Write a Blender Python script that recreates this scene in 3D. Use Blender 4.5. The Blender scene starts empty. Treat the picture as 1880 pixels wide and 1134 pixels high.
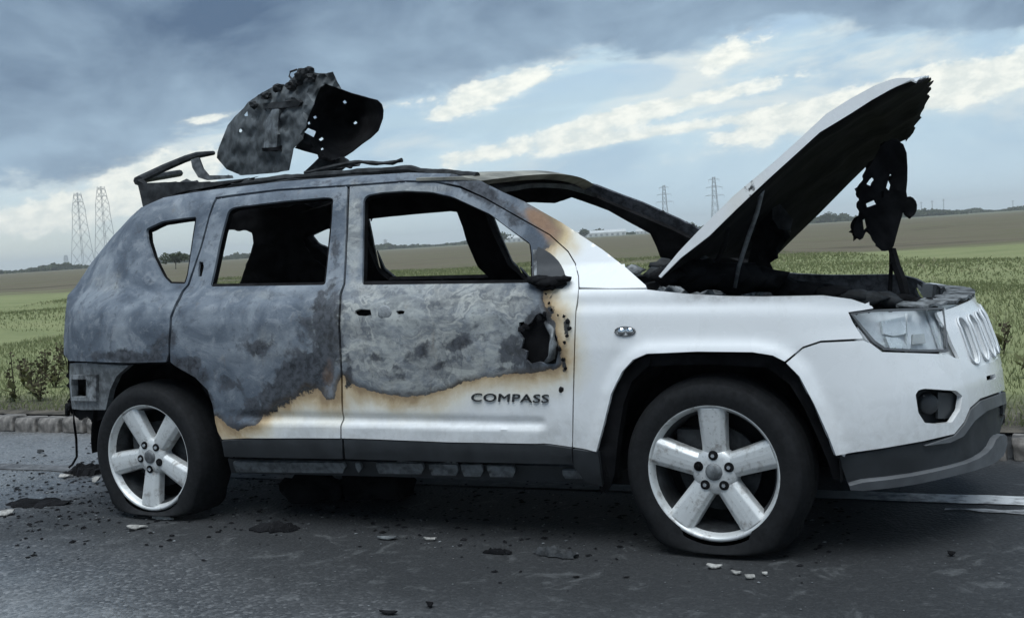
import bpy, bmesh, math, random
import numpy as np
from mathutils import Vector, Matrix
from mathutils.geometry import delaunay_2d_cdt

SC = bpy.context.scene
COL = SC.collection
PI = math.pi

# ------------------------------------------------------------------ camera
W, H = 1880.0, 1134.0
CX, CY, CZ = 1.2375, -3.9366, 1.1602
YAW, PITCH, ROLL, FPX = -0.4680, -0.05861, -0.06187, 2150.0
_f = np.array([math.sin(YAW)*math.cos(PITCH), math.cos(YAW)*math.cos(PITCH), math.sin(PITCH)])
_r = np.array([math.cos(YAW), -math.sin(YAW), 0.0])
_u = np.cross(_r, _f)
_r, _u = math.cos(ROLL)*_r+math.sin(ROLL)*_u, -math.sin(ROLL)*_r+math.cos(ROLL)*_u
cam = bpy.data.cameras.new('camera'); camo = bpy.data.objects.new('camera', cam); COL.objects.link(camo)
cam.sensor_width = 36.0; cam.sensor_fit = 'HORIZONTAL'; cam.lens = 36.0*FPX/W
cam.clip_start = 0.05; cam.clip_end = 12000
camo.matrix_world = Matrix(((_r[0], _u[0], -_f[0], CX), (_r[1], _u[1], -_f[1], CY), (_r[2], _u[2], -_f[2], CZ), (0, 0, 0, 1)))
SC.camera = camo
SC.cycles.volume_bounces = 2
SC.view_settings.view_transform = 'Standard'; SC.view_settings.look = 'None'
SC.view_settings.gamma = 1.0; SC.view_settings.use_curve_mapping = False
SC.view_settings.exposure = 1.35

def rays(px):
    px = np.asarray(px, float)
    d = _f+((px[:, 0:1]-W/2)/FPX)*_r-((px[:, 1:2]-H/2)/FPX)*_u
    return d/np.linalg.norm(d, axis=1, keepdims=True)
ORG = np.array([CX, CY, CZ])
def onZ(px, py, z=0.0):
    d = rays([(px, py)])[0]; return ORG+d*((z-CZ)/d[2])
def onY(px, py, y):
    d = rays([(px, py)])[0]; return ORG+d*((y-CY)/d[1])

# ------------------------------------------------------------------ node helper
class NT:
    def __init__(self, tree): self.t = tree; self.n = tree.nodes; self.l = tree.links
    def new(self, typ, **kw):
        nd = self.n.new(typ)
        for k, v in kw.items(): setattr(nd, k, v)
        return nd
    def put(self, sock, v):
        if isinstance(v, bpy.types.NodeSocket): self.l.new(v, sock)
        elif v is not None:
            if sock.type == 'RGBA' and len(v) == 3: v = (*v, 1)
            sock.default_value = v
    def m(self, op, a, b=None, c=None, clamp=False):
        nd = self.new('ShaderNodeMath', operation=op, use_clamp=clamp)
        self.put(nd.inputs[0], a)
        if b is not None: self.put(nd.inputs[1], b)
        if c is not None: self.put(nd.inputs[2], c)
        return nd.outputs[0]
    def ss(self, v, a, b, lo=0.0, hi=1.0):
        nd = self.new('ShaderNodeMapRange', interpolation_type='SMOOTHSTEP')
        self.put(nd.inputs[0], v); nd.inputs[1].default_value = a; nd.inputs[2].default_value = b
        nd.inputs[3].default_value = lo; nd.inputs[4].default_value = hi
        return nd.outputs[0]
    def lin(self, v, a, b, lo=0.0, hi=1.0):
        nd = self.new('ShaderNodeMapRange')
        self.put(nd.inputs[0], v); nd.inputs[1].default_value = a; nd.inputs[2].default_value = b
        nd.inputs[3].default_value = lo; nd.inputs[4].default_value = hi
        return nd.outputs[0]
    def mix(self, f, a, b, blend='MIX'):
        nd = self.new('ShaderNodeMix', data_type='RGBA', blend_type=blend)
        self.put(nd.inputs[0], f); self.put(nd.inputs[6], a); self.put(nd.inputs[7], b)
        return nd.outputs[2]
    def noise(self, vec, scale, detail=4, rough=0.55, dist=0.0):
        nd = self.new('ShaderNodeTexNoise')
        if vec is not None: self.put(nd.inputs['Vector'], vec)
        nd.inputs['Scale'].default_value = scale; nd.inputs['Detail'].default_value = detail
        nd.inputs['Roughness'].default_value = rough; nd.inputs['Distortion'].default_value = dist
        return nd.outputs[0]
    def voro(self, vec, scale, feature='F1'):
        nd = self.new('ShaderNodeTexVoronoi', feature=feature)
        if vec is not None: self.put(nd.inputs['Vector'], vec)
        nd.inputs['Scale'].default_value = scale
        return nd
    def ramp(self, v, stops, interp='LINEAR'):
        nd = self.new('ShaderNodeValToRGB'); cr = nd.color_ramp; cr.interpolation = interp
        while len(cr.elements) > 1: cr.elements.remove(cr.elements[-1])
        for i, (p, c) in enumerate(stops):
            e = cr.elements[0] if i == 0 else cr.elements.new(p)
            e.position = p; e.color = (*c, 1) if len(c) == 3 else c
        self.put(nd.inputs[0], v)
        return nd.outputs[0]
    def scale(self, vec, s):
        nd = self.new('ShaderNodeMapping'); self.put(nd.inputs[0], vec); nd.inputs['Scale'].default_value = s
        return nd.outputs[0]

# ------------------------------------------------------------------ world: broken overcast over a Nishita sky
SUN_EL, SUN_AZ = math.radians(69), math.radians(165)      # azimuth clockwise from +Y
world = bpy.data.worlds.new('World'); SC.world = world; world.use_nodes = True
w = NT(world.node_tree); w.n.clear()
wout = w.new('ShaderNodeOutputWorld')
sky = w.new('ShaderNodeTexSky', sky_type='NISHITA'); sky.sun_disc = False
sky.sun_elevation = SUN_EL; sky.sun_rotation = SUN_AZ; sky.air_density = 1.0; sky.dust_density = 1.5; sky.ozone_density = 1.5
bg_sky = w.new('ShaderNodeBackground'); w.l.new(sky.outputs[0], bg_sky.inputs[0]); bg_sky.inputs[1].default_value = 0.06
tc = w.new('ShaderNodeTexCoord'); dirv = tc.outputs['Generated']
sep = w.new('ShaderNodeSeparateXYZ'); w.l.new(dirv, sep.inputs[0])
az = w.m('ARCTAN2', sep.outputs[0], sep.outputs[1])
el = w.m('ARCSINE', sep.outputs[2])
zc = w.m('MAXIMUM', sep.outputs[2], 0.0)
den = w.m('ADD', zc, 0.16)
cmb = w.new('ShaderNodeCombineXYZ')
w.l.new(w.m('DIVIDE', sep.outputs[0], den), cmb.inputs[0]); w.l.new(w.m('DIVIDE', sep.outputs[1], den), cmb.inputs[1])
plane = cmb.outputs[0]                                     # the cloud deck seen in perspective
n_big = w.noise(plane, 1.1, 6, 0.55, 0.4)
n_mid = w.noise(plane, 3.2, 7, 0.6, 0.6)
stre = w.new('ShaderNodeCombineXYZ'); w.l.new(az, stre.inputs[0]); w.l.new(w.m('MULTIPLY_ADD', el, 4.0, w.m('MULTIPLY', az, -0.35)), stre.inputs[1])
pufv = w.new('ShaderNodeCombineXYZ'); w.l.new(az, pufv.inputs[0]); w.l.new(w.m('MULTIPLY_ADD', el, 1.9, w.m('MULTIPLY', az, -0.18)), pufv.inputs[1])
n_str = w.noise(stre.outputs[0], 5.5, 7, 0.6, 0.5)          # low streaks
n_puf = w.noise(pufv.outputs[0], 17, 8, 0.62, 0.15)
# lower edge of the dark cloud bank, as elevation over azimuth
AZ0, AZ1 = -1.1, 0.2
def px2ae(px, py):
    d = rays([(px, py)])[0]; return math.atan2(d[0], d[1]), math.asin(d[2])
edge_px = [(0, 345), (130, 345), (240, 318), (330, 265), (420, 245), (560, 250), (720, 205), (800, 172), (900, 150), (1060, 112), (1180, 118), (1270, 92), (1380, 62), (1450, 40), (1600, 62), (1760, 70), (1880, 78)]
stops = []
for q in edge_px:
    a, e = px2ae(*q); stops.append(((a-AZ0)/(AZ1-AZ0), (e, e, e)))
edge = w.ramp(w.lin(az, AZ0, AZ1), stops)
sepe = w.new('ShaderNodeSeparateColor'); w.l.new(edge, sepe.inputs[0]); edge = sepe.outputs[0]
wob = w.m('ADD', w.m('MULTIPLY', w.m('SUBTRACT', n_puf, 0.5), 0.05), w.m('MULTIPLY', w.m('SUBTRACT', n_mid, 0.5), 0.035))
sd = w.m('ADD', w.m('SUBTRACT', el, edge), wob)             # >0 inside the bank
bank = w.ss(sd, -0.006, 0.012)
deep = w.ss(sd, 0.0, 0.10)
thin = w.ss(n_big, 0.60, 0.80)                              # thinner places in the bank
n_lump = w.noise(pufv.outputs[0], 6.5, 8, 0.58, 0.35)
c_bank = w.mix(w.m('MULTIPLY_ADD', deep, 0.45, w.m('MULTIPLY', w.m('SUBTRACT', n_lump, 0.40), 2.2), clamp=True), (0.30, 0.42, 0.54), (0.075, 0.130, 0.220))
c_bank = w.mix(w.m('MULTIPLY', w.ss(n_big, 0.55, 0.78), 0.45), c_bank, (0.40, 0.53, 0.65))
# low sky: pale near the horizon with streaks
lowc = w.ramp(w.lin(az, AZ0, AZ1), [(0.0, (0.76, 0.77, 0.66)), (0.2, (0.70, 0.75, 0.66)), (0.36, (0.60, 0.70, 0.70)), (0.55, (0.48, 0.64, 0.76)), (0.8, (0.52, 0.68, 0.79)), (1.0, (0.50, 0.66, 0.77))])
haz = w.ss(el, 0.0, 0.08)
lowc = w.mix(haz, lowc, w.mix(w.ss(n_lump, 0.35, 0.62), (0.38, 0.53, 0.66), (0.50, 0.66, 0.76)))
strk = w.m('MULTIPLY', w.ss(n_str, 0.46, 0.66), w.ss(el, 0.03, 0.09))
lowc = w.mix(w.m('MULTIPLY', strk, 0.75), lowc, (0.72, 0.77, 0.75))
def blotch(px, py, rx, ry, ang, amt):
    """soft elliptical patch in azimuth and elevation"""
    a0, e0 = px2ae(px, py); ang = -ang-ROLL
    X, Y = w.m('SUBTRACT', az, a0), w.m('SUBTRACT', el, e0); c, s_ = math.cos(ang), math.sin(ang)
    U = w.m('DIVIDE', w.m('ADD', w.m('MULTIPLY', X, c), w.m('MULTIPLY', Y, s_)), rx/FPX)
    V_ = w.m('DIVIDE', w.m('SUBTRACT', w.m('MULTIPLY', Y, c), w.m('MULTIPLY', X, s_)), ry/FPX)
    return w.m('MULTIPLY', w.m('EXPONENT', w.m('MULTIPLY', w.m('ADD', w.m('MULTIPLY', U, U), w.m('MULTIPLY', V_, V_)), -1.0)), amt)
bright = None
for q in [(925, 162, 135, 28, -.22, 1.0), (1340, 98, 95, 26, -.25, .95), (1080, 225, 240, 13, -.12, .8), (1300, 185, 300, 16, -.12, .7), (1560, 205, 330, 34, -.08, .8), (1760, 150, 220, 40, -.06, .85), (1180, 250, 330, 10, -.05, .65), (395, 215, 70, 9, -.05, .72), (285, 318, 150, 34, -.22, 1.1), (110, 395, 240, 34, -.06, .95), (730, 190, 60, 10, 0, .7), (1000, 268, 220, 12, -.03, .6), (840, 200, 60, 10, -.2, .7)]:
    t_ = blotch(*q); bright = t_ if bright is None else w.m('ADD', bright, t_)
n_fine = w.noise(pufv.outputs[0], 46, 6, 0.65, 0.1)
bm_ = w.m('ADD', bright, w.m('ADD', w.m('MULTIPLY', w.m('SUBTRACT', n_puf, 0.5), 1.7), w.m('MULTIPLY', w.m('SUBTRACT', n_fine, 0.5), 1.2)))
bm_ = w.m('MULTIPLY', w.m('ADD', w.m('MULTIPLY', w.ss(bm_, 0.10, 0.95), 0.60), w.m('MULTIPLY', w.ss(bm_, 0.44, 0.62), 0.40)), w.ss(bright, 0.03, 0.30))
clear = w.m('MULTIPLY', w.ss(w.m('ADD', w.m('ADD', blotch(1060, 162, 150, 34, -.12, 1.0), blotch(1180, 150, 80, 26, 0, .8)), w.m('MULTIPLY', w.m('SUBTRACT', n_puf, 0.5), 0.8)), 0.35, 0.7), w.m('SUBTRACT', 1.0, bm_))
gap = w.m('MAXIMUM', clear, w.m('MULTIPLY', w.m('MULTIPLY', w.ss(n_str, 0.50, 0.38), w.ss(el, 0.075, 0.11)), w.m('SUBTRACT', 1.0, bank)))
gap = w.m('MULTIPLY', w.m('MULTIPLY', gap, 0.7), w.m('SUBTRACT', 1.0, bm_))
fr = bm_
cl = w.mix(bank, lowc, c_bank)
cl = w.mix(w.m('MULTIPLY', bm_, 0.95), cl, w.mix(w.ss(n_fine, 0.35, 0.65), (0.70, 0.75, 0.72), (0.93, 0.94, 0.86)))
bg_cl = w.new('ShaderNodeBackground'); w.l.new(cl, bg_cl.inputs[0]); bg_cl.inputs[1].default_value = 0.455
mixs = w.new('ShaderNodeMixShader')
w.l.new(gap, mixs.inputs[0])
w.l.new(bg_cl.outputs[0], mixs.inputs[1]); w.l.new(bg_sky.outputs[0], mixs.inputs[2])
w.l.new(mixs.outputs[0], wout.inputs[0])

sun = bpy.data.lights.new('sun', 'SUN'); sun.energy = 1.5; sun.angle = math.radians(50); sun.color = (0.90, 0.96, 1.0)
suno = bpy.data.objects.new('sun', sun); COL.objects.link(suno); suno.location = (0, 0, 30)
sdir = Vector((math.sin(SUN_AZ)*math.cos(SUN_EL), math.cos(SUN_AZ)*math.cos(SUN_EL), math.sin(SUN_EL)))
suno.rotation_euler = sdir.to_track_quat('Z', 'Y').to_euler()

# ------------------------------------------------------------------ object helpers
rng = random.Random(7); nrg = np.random.default_rng(11)
def tag(o, label=None, cat=None, group=None, kind=None):
    if label: o['label'] = label
    if cat: o['category'] = cat
    if group: o['group'] = group
    if kind: o['kind'] = kind
    return o
def link(name, me, mat=None, parent=None, smooth=True):
    o = bpy.data.objects.new(name, me); COL.objects.link(o)
    if mat is not None and len(me.materials) == 0: me.materials.append(mat)
    if smooth and len(me.polygons): me.polygons.foreach_set('use_smooth', [True]*len(me.polygons))
    if parent is not None:
        o.parent = parent
        p = parent; off = Vector((0, 0, 0))
        while p is not None: off += p.location; p = p.parent
        o.location = -off
    return o
def mesh(name, verts, faces, mat=None, parent=None, smooth=True):
    me = bpy.data.meshes.new(name); me.from_pydata([tuple(map(float, v)) for v in verts], [], [tuple(map(int, f)) for f in faces]); me.update()
    return link(name, me, mat, parent, smooth)
def empty(name, loc):
    o = bpy.data.objects.new(name, None); COL.objects.link(o); o.location = loc; o.empty_display_size = 0.2
    return o
class MB:
    """collects simple solids into one mesh"""
    def __init__(self): self.v = []; self.f = []
    def add(self, vs, fs):
        b = len(self.v); self.v += [tuple(map(float, q)) for q in vs]; self.f += [tuple(b+i for i in q) for q in fs]; return self
    def box(self, c, s, R=None):
        vs = [Vector((sx*s[0]/2, sy*s[1]/2, sz*s[2]/2)) for sx in (-1, 1) for sy in (-1, 1) for sz in (-1, 1)]
        if R is not None: vs = [R @ q for q in vs]
        vs = [q+Vector(c) for q in vs]
        return self.add(vs, [(0, 1, 3, 2), (4, 6, 7, 5), (0, 4, 5, 1), (2, 3, 7, 6), (0, 2, 6, 4), (1, 5, 7, 3)])
    def tube(self, pts, r, n=8, caps=True, flat=1.0):
        pts = [Vector(q) for q in pts]; rr = r if isinstance(r, (list, tuple)) else [r]*len(pts)
        rings = []; up = Vector((0, 0, 1))
        for i, q in enumerate(pts):
            t = (pts[min(i+1, len(pts)-1)]-pts[max(i-1, 0)]).normalized()
            a = t.cross(up)
            if a.length < 1e-3: a = t.cross(Vector((1, 0, 0)))
            a.normalize(); bb = a.cross(t).normalized()
            rings.append([q+a*(rr[i]*math.cos(2*PI*k/n))+bb*(rr[i]*flat*math.sin(2*PI*k/n)) for k in range(n)])
        vs = [x for g in rings for x in g]; fs = []
        for i in range(len(pts)-1):
            for k in range(n): fs.append((i*n+k, i*n+(k+1) % n, (i+1)*n+(k+1) % n, (i+1)*n+k))
        if caps: fs += [tuple(range(n-1, -1, -1)), tuple((len(pts)-1)*n+k for k in range(n))]
        return self.add(vs, fs)
    def lathe(self, prof, axis_o, n=48, close=False):
        """prof: (radius, y) pairs turned about the Y axis through axis_o"""
        vs = []; fs = []; m = len(prof)
        for k in range(n):
            a = 2*PI*k/n
            for r, y in prof: vs.append((axis_o[0]+r*math.cos(a), axis_o[1]+y, axis_o[2]+r*math.sin(a)))
        for k in range(n):
            k2 = (k+1) % n
            for i in range(m-1 if not close else m):
                j = (i+1) % m; fs.append((k*m+i, k*m+j, k2*m+j, k2*m+i))
        return self.add(vs, fs)
    def prism(self, pts, d):
        """polygon pts (3D) extruded by vector d"""
        n = len(pts); pts = [Vector(q) for q in pts]; d = Vector(d)
        return self.add(pts+[q+d for q in pts], [tuple(range(n)), tuple(range(2*n-1, n-1, -1))]+[(i, (i+1) % n, n+(i+1) % n, n+i)[::-1] for i in range(n)])
    def build(self, name, mat=None, parent=None, smooth=False, bevel=0.0, fix=True):
        o = mesh(name, self.v, self.f, mat, parent, smooth)
        if fix:
            bm = bmesh.new(); bm.from_mesh(o.data); bmesh.ops.recalc_face_normals(bm, faces=bm.faces); bm.to_mesh(o.data); bm.free()
        if bevel > 0:
            md = o.modifiers.new('bevel', 'BEVEL'); md.width = bevel; md.segments = 2; md.limit_method = 'ANGLE'
        return o

# ------------------------------------------------------------------ materials
def mat(name):
    m = bpy.data.materials.new(name); m.use_nodes = True; t = NT(m.node_tree)
    b = t.n['Principled BSDF']
    return m, t, b
def bump(t, b, h, strength=0.3, dist=0.01):
    nd = t.new('ShaderNodeBump'); nd.inputs['Strength'].default_value = strength; nd.inputs['Distance'].default_value = dist
    t.put(nd.inputs['Height'], h); t.l.new(nd.outputs[0], b.inputs['Normal'])
def simple(name, c, rough=0.6, metal=0.0, var=0.25, nscale=12, bmp=0.15, c2=None, spec=None):
    m, t, b = mat(name); o = t.new('ShaderNodeTexCoord').outputs['Object']
    n = t.noise(o, nscale, 6, 0.6, 0.3)
    c2 = c2 or tuple(x*(1-var) for x in c)
    t.put(b.inputs['Base Color'], t.mix(t.ss(n, 0.35, 0.65), c2, tuple(min(1, x*(1+var*0.5)) for x in c)))
    t.put(b.inputs['Roughness'], t.lin(t.noise(o, nscale*2.3, 4), 0.3, 0.7, max(0.02, rough-0.1), min(1, rough+0.1)))
    b.inputs['Metallic'].default_value = metal
    if spec is not None: b.inputs['Specular IOR Level'].default_value = spec
    if bmp: bump(t, b, t.noise(o, nscale*4, 5, 0.65), bmp, 0.006)
    return m
M = {}
M['soot'] = simple('soot_black', (0.011, 0.011, 0.012), 1.0, 0, 0.5, 9, 0.5, spec=0.08)
M['charred'] = simple('charred_metal', (0.030, 0.032, 0.034), 0.75, 0.0, 0.6, 14, 0.5, spec=0.3)
M['ashgrey'] = simple('ash_grey', (0.20, 0.21, 0.215), 0.9, 0, 0.75, 16, 0.8, spec=0.2)
M['plastic'] = simple('dark_cladding_plastic', (0.030, 0.033, 0.036), 0.55, 0, 0.25, 8, 0.06)
M['grey_plastic'] = simple('grey_bumper_plastic', (0.12, 0.125, 0.13), 0.5, 0, 0.2, 8, 0.05)
M['rubber'] = simple('tyre_rubber', (0.009, 0.0095, 0.0105), 0.85, 0, 0.35, 30, 0.1, spec=0.3)
M['chrome'] = simple('chrome', (0.75, 0.77, 0.78), 0.18, 1.0, 0.1, 20, 0.0)
M['reflector'] = simple('lamp_reflector', (0.68, 0.70, 0.71), 0.35, 0.0, 0.12, 14, 0.0)
M['concrete'] = simple('kerb_concrete', (0.175, 0.16, 0.145), 0.9, 0, 0.65, 9, 0.5)
M['lattice'] = simple('galvanised_steel', (0.26, 0.27, 0.275), 0.6, 0.0, 0.2, 2, 0.0)
M['palewall'] = simple('pale_cladding', (0.50, 0.51, 0.50), 0.7, 0, 0.1, 0.3, 0.0)
M['rubble_pale'] = simple('pale_ash_flake', (0.30, 0.29, 0.27), 0.9, 0, 0.4, 40, 0.4)
M['header'] = simple('scorched_header', (0.27, 0.26, 0.22), 0.7, 0, 0.5, 5, 0.15)
M['bright'] = simple('bright_reflector', (0.78, 0.80, 0.80), 0.25, 0.2, 0.1, 14, 0.0)
M['undergrey'] = simple('sill_metal', (0.16, 0.17, 0.175), 0.55, 0.2, 0.5, 25, 0.2)
M['wreckgrey'] = simple('scorched_sheet_metal', (0.105, 0.115, 0.12), 0.8, 0.0, 0.5, 11, 0.5, spec=0.3)

# painted bodywork; 'burn' is the signed distance to the burn edge, 'char' soot blots, 'rust' heat tint
def make_paint():
    m, t, b = mat('burnt_white_paint')
    o = t.new('ShaderNodeTexCoord').outputs['Object']
    at = lambda n: t.new('ShaderNodeAttribute', attribute_name=n).outputs['Fac']
    burn, char, rust, pale = at('burn'), at('char'), at('rust'), at('pale')
    nA = t.noise(o, 9, 7, 0.62, 0.5); nB = t.noise(o, 34, 6, 0.62, 0.4); nC = t.noise(o, 3.2, 6, 0.62, 1.2)
    nD = t.noise(t.scale(o, (1, 1, 1.7)), 4.2, 9, 0.60, 0.0); nE = t.noise(o, 110, 4, 0.7); nF = t.noise(t.scale(o, (1, 1, 0.35)), 16, 6, 0.65, 0.4)
    nG = t.noise(t.scale(o, (1, 1, 1.4)), 11, 8, 0.66, 0.45)
    wob = t.m('ADD', t.m('MULTIPLY', t.m('SUBTRACT', nA, 0.5), 0.20), t.m('ADD', t.m('MULTIPLY', t.m('SUBTRACT', nB, 0.5), 0.12), t.m('MULTIPLY', t.m('SUBTRACT', nE, 0.5), 0.03)))
    s = t.m('ADD', burn, wob)
    # bare oxide and ash of the burnt zone
    ash = t.ramp(nD, [(0.28, (0.060, 0.066, 0.075)), (0.37, (0.14, 0.155, 0.170)), (0.44, (0.33, 0.34, 0.325)), (0.49, (0.19, 0.21, 0.235)), (0.54, (0.27, 0.288, 0.30)), (0.60, (0.41, 0.415, 0.385)), (0.66, (0.22, 0.235, 0.245)), (0.74, (0.36, 0.36, 0.33))])
    mar = t.ramp(nG, [(0.36, (0.060, 0.062, 0.066)), (0.45, (0.20, 0.21, 0.22)), (0.50, (0.42, 0.42, 0.39)), (0.55, (0.23, 0.245, 0.255)), (0.64, (0.33, 0.32, 0.285))])
    ash = t.mix(0.35, ash, mar)
    ash = t.mix(t.m('MULTIPLY', t.ss(t.noise(t.scale(o, (1, 1, 2.6)), 3.4, 7, 0.6, 0.5), 0.50, 0.60), 0.62), ash, (0.070, 0.078, 0.090))
    ash = t.mix(t.m('MULTIPLY', t.ss(t.noise(t.scale(o, (1, 1, 2.2)), 5.1, 7, 0.62, 0.4), 0.55, 0.63), 0.70), ash, (0.44, 0.445, 0.415))
    wn = t.new('ShaderNodeTexNoise'); t.l.new(o, wn.inputs['Vector']); wn.inputs['Scale'].default_value = 4.0; wn.inputs['Detail'].default_value = 4
    wv = t.new('ShaderNodeVectorMath', operation='MULTIPLY_ADD'); t.l.new(wn.outputs['Color'], wv.inputs[0]); wv.inputs[1].default_value = (0.55, 0.55, 0.55); t.l.new(o, wv.inputs[2])
    nS = t.noise(t.scale(wv.outputs[0], (1, 1, 1.6)), 3.2, 5, 0.58, 0.0)
    band = t.ramp(nS, [(0.30, (0.09, 0.10, 0.115)), (0.40, (0.33, 0.345, 0.335)), (0.46, (0.13, 0.142, 0.158)), (0.52, (0.42, 0.42, 0.385)), (0.56, (0.075, 0.082, 0.094)), (0.64, (0.36, 0.365, 0.34)), (0.72, (0.13, 0.14, 0.155))])
    ash = t.mix(t.lin(nA, 0.35, 0.65, 0.25, 0.65), ash, band)
    flat = t.ramp(nC, [(0.34, (0.066, 0.082, 0.105)), (0.46, (0.105, 0.125, 0.152)), (0.52, (0.140, 0.162, 0.190)), (0.66, (0.215, 0.240, 0.265))])
    flat = t.mix(t.m('MULTIPLY', t.ss(nG, 0.52, 0.66), 0.5), flat, (0.27, 0.29, 0.31))
    flat = t.mix(t.m('MULTIPLY', t.ss(nG, 0.44, 0.34), 0.55), flat, (0.075, 0.085, 0.10))
    ash = t.mix(t.ss(t.m('ADD', pale, t.m('MULTIPLY', t.m('SUBTRACT', nA, 0.5), 0.6)), 0.2, 0.6), flat, ash)
    ash = t.mix(t.m('MULTIPLY', t.ss(nB, 0.58, 0.68), 0.45), ash, (0.055, 0.060, 0.068))
    ash = t.mix(t.m('MULTIPLY', t.ss(nE, 0.60, 0.74), 0.35), ash, (0.36, 0.37, 0.37))
    ash = t.mix(t.m('MULTIPLY', t.ss(nF, 0.60, 0.74), 0.30), ash, (0.20, 0.155, 0.105))
    ch = t.m('ADD', char, t.m('ADD', t.m('MULTIPLY', t.m('SUBTRACT', nA, 0.5), 1.3), t.m('MULTIPLY', t.m('SUBTRACT', nB, 0.5), 0.7)))
    soot = t.mix(t.ss(nB, 0.35, 0.65), (0.016, 0.017, 0.020), (0.070, 0.075, 0.086))
    ash = t.mix(t.m('MULTIPLY', t.ss(ch, 0.34, 0.60), 0.90), ash, soot)
    rimd = t.m('MULTIPLY', t.ss(s, 0.13, 0.0), t.lin(nG, 0.35, 0.6, 0.45, 1.0))
    ash = t.mix(rimd, ash, t.mix(nB, (0.016, 0.014, 0.013), (0.070, 0.054, 0.040)))
    # white paint, soiled, yellowed and browned by heat next to the edge
    grime = t.m('MULTIPLY', t.ss(t.noise(o, 5, 7, 0.7, 0.5), 0.48, 0.75), 0.20)
    white = t.mix(grime, (0.79, 0.795, 0.79), (0.46, 0.45, 0.42))
    white = t.mix(t.m('MULTIPLY', t.ss(nE, 0.66, 0.78), 0.22), white, (0.30, 0.29, 0.27))
    sp = t.new('ShaderNodeSeparateXYZ'); t.l.new(o, sp.inputs[0])
    splash = t.m('MULTIPLY', t.ss(t.m('ADD', sp.outputs[2], t.m('MULTIPLY', t.m('SUBTRACT', nA, 0.5), 0.25)), 0.62, 0.36), t.lin(nB, 0.35, 0.65, 0.10, 0.35))
    white = t.mix(splash, white, (0.33, 0.31, 0.27))
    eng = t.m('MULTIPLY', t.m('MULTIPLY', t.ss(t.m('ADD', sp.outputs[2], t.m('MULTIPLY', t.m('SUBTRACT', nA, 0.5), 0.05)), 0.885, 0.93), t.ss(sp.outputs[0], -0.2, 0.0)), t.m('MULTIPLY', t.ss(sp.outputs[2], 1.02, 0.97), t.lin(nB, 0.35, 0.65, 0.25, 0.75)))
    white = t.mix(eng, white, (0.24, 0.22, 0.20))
    s2 = t.m('ADD', burn, t.m('ADD', t.m('MULTIPLY', t.m('SUBTRACT', nC, 0.5), 0.50), t.m('MULTIPLY', t.m('SUBTRACT', nF, 0.5), 0.22)))
    white = t.mix(t.m('MULTIPLY', t.ss(s2, -0.66, -0.12), 0.62), white, (0.68, 0.60, 0.41))
    white = t.mix(t.m('MULTIPLY', t.ss(s2, -0.36, -0.02), 0.78), white, (0.47, 0.31, 0.135))
    white = t.mix(t.m('MULTIPLY', t.ss(s2, -0.14, 0.04), 0.62), white, (0.15, 0.085, 0.038))
    white = t.mix(t.m('MULTIPLY', t.ss(t.m('ADD', rust, t.m('MULTIPLY', t.m('SUBTRACT', nA, 0.5), 0.7)), 0.3, 0.9), 0.8), white, (0.56, 0.43, 0.23))
    white = t.mix(t.ss(t.m('ADD', char, t.m('MULTIPLY', t.m('SUBTRACT', nB, 0.5), 0.9)), 0.5, 0.62), white, (0.022, 0.021, 0.02))
    ins = t.mix(t.ss(rust, 0.25, 0.6), t.ss(s, -0.010, 0.010), t.ss(s, -0.16, 0.14))
    ins = t.m('ADD', ins, 0.0)
    col = t.mix(ins, white, ash)
    hot = t.m('MULTIPLY', t.ss(t.m('ADD', rust, t.m('MULTIPLY', t.m('SUBTRACT', nA, 0.5), 0.8)), 0.40, 0.95), 0.8)
    col = t.mix(t.m('MULTIPLY', hot, ins), col, t.mix(nB, (0.20, 0.10, 0.055), (0.40, 0.25, 0.14)))
    t.put(b.inputs['Base Color'], col)
    t.put(b.inputs['Roughness'], t.m('ADD', t.m('MULTIPLY', ins, 0.46), t.lin(nA, 0.3, 0.7, 0.20, 0.34)))
    t.put(b.inputs['Specular IOR Level'], t.lin(ins, 0, 1, 0.5, 0.25))
    t.put(b.inputs['Coat Weight'], t.lin(ins, 0, 1, 0.6, 0.0)); b.inputs['Coat Roughness'].default_value = 0.06
    hgt = t.m('ADD', t.m('MULTIPLY', nG, 0.8), t.m('ADD', t.m('MULTIPLY', nB, 0.6), t.m('MULTIPLY', nE, 0.5)))
    hgt = t.m('MULTIPLY', hgt, t.m('MAXIMUM', t.lin(ins, 0, 1, 0.015, 1.0), t.m('MULTIPLY', t.ss(s2, -0.25, 0.0), 0.5)))
    bump(t, b, t.m('SUBTRACT', hgt, t.m('MULTIPLY', ins, 0.35)), 0.35, 0.006)
    return m
M['paint'] = make_paint()

def make_alloy():
    m, t, b = mat('alloy_wheel'); o = t.new('ShaderNodeTexCoord').outputs['Object']
    n = t.noise(o, 22, 6, 0.65, 0.3); n2 = t.noise(o, 90, 4, 0.6)
    c = t.mix(t.ss(n, 0.5, 0.72), (0.62, 0.63, 0.62), (0.30, 0.285, 0.265))
    c = t.mix(t.m('MULTIPLY', t.ss(n2, 0.6, 0.72), 0.5), c, (0.14, 0.13, 0.12))
    t.put(b.inputs['Base Color'], c); b.inputs['Metallic'].default_value = 0.35
    t.put(b.inputs['Roughness'], t.lin(n, 0.3, 0.7, 0.34, 0.55)); bump(t, b, n2, 0.12, 0.003)
    return m
M['alloy'] = make_alloy()
def make_glass():
    m, t, b = mat('lamp_glass')
    b.inputs['Base Color'].default_value = (0.95, 0.97, 0.98, 1); b.inputs['Roughness'].default_value = 0.12
    b.inputs['Transmission Weight'].default_value = 1.0; b.inputs['IOR'].default_value = 1.12
    return m
M['glass'] = make_glass()

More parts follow.
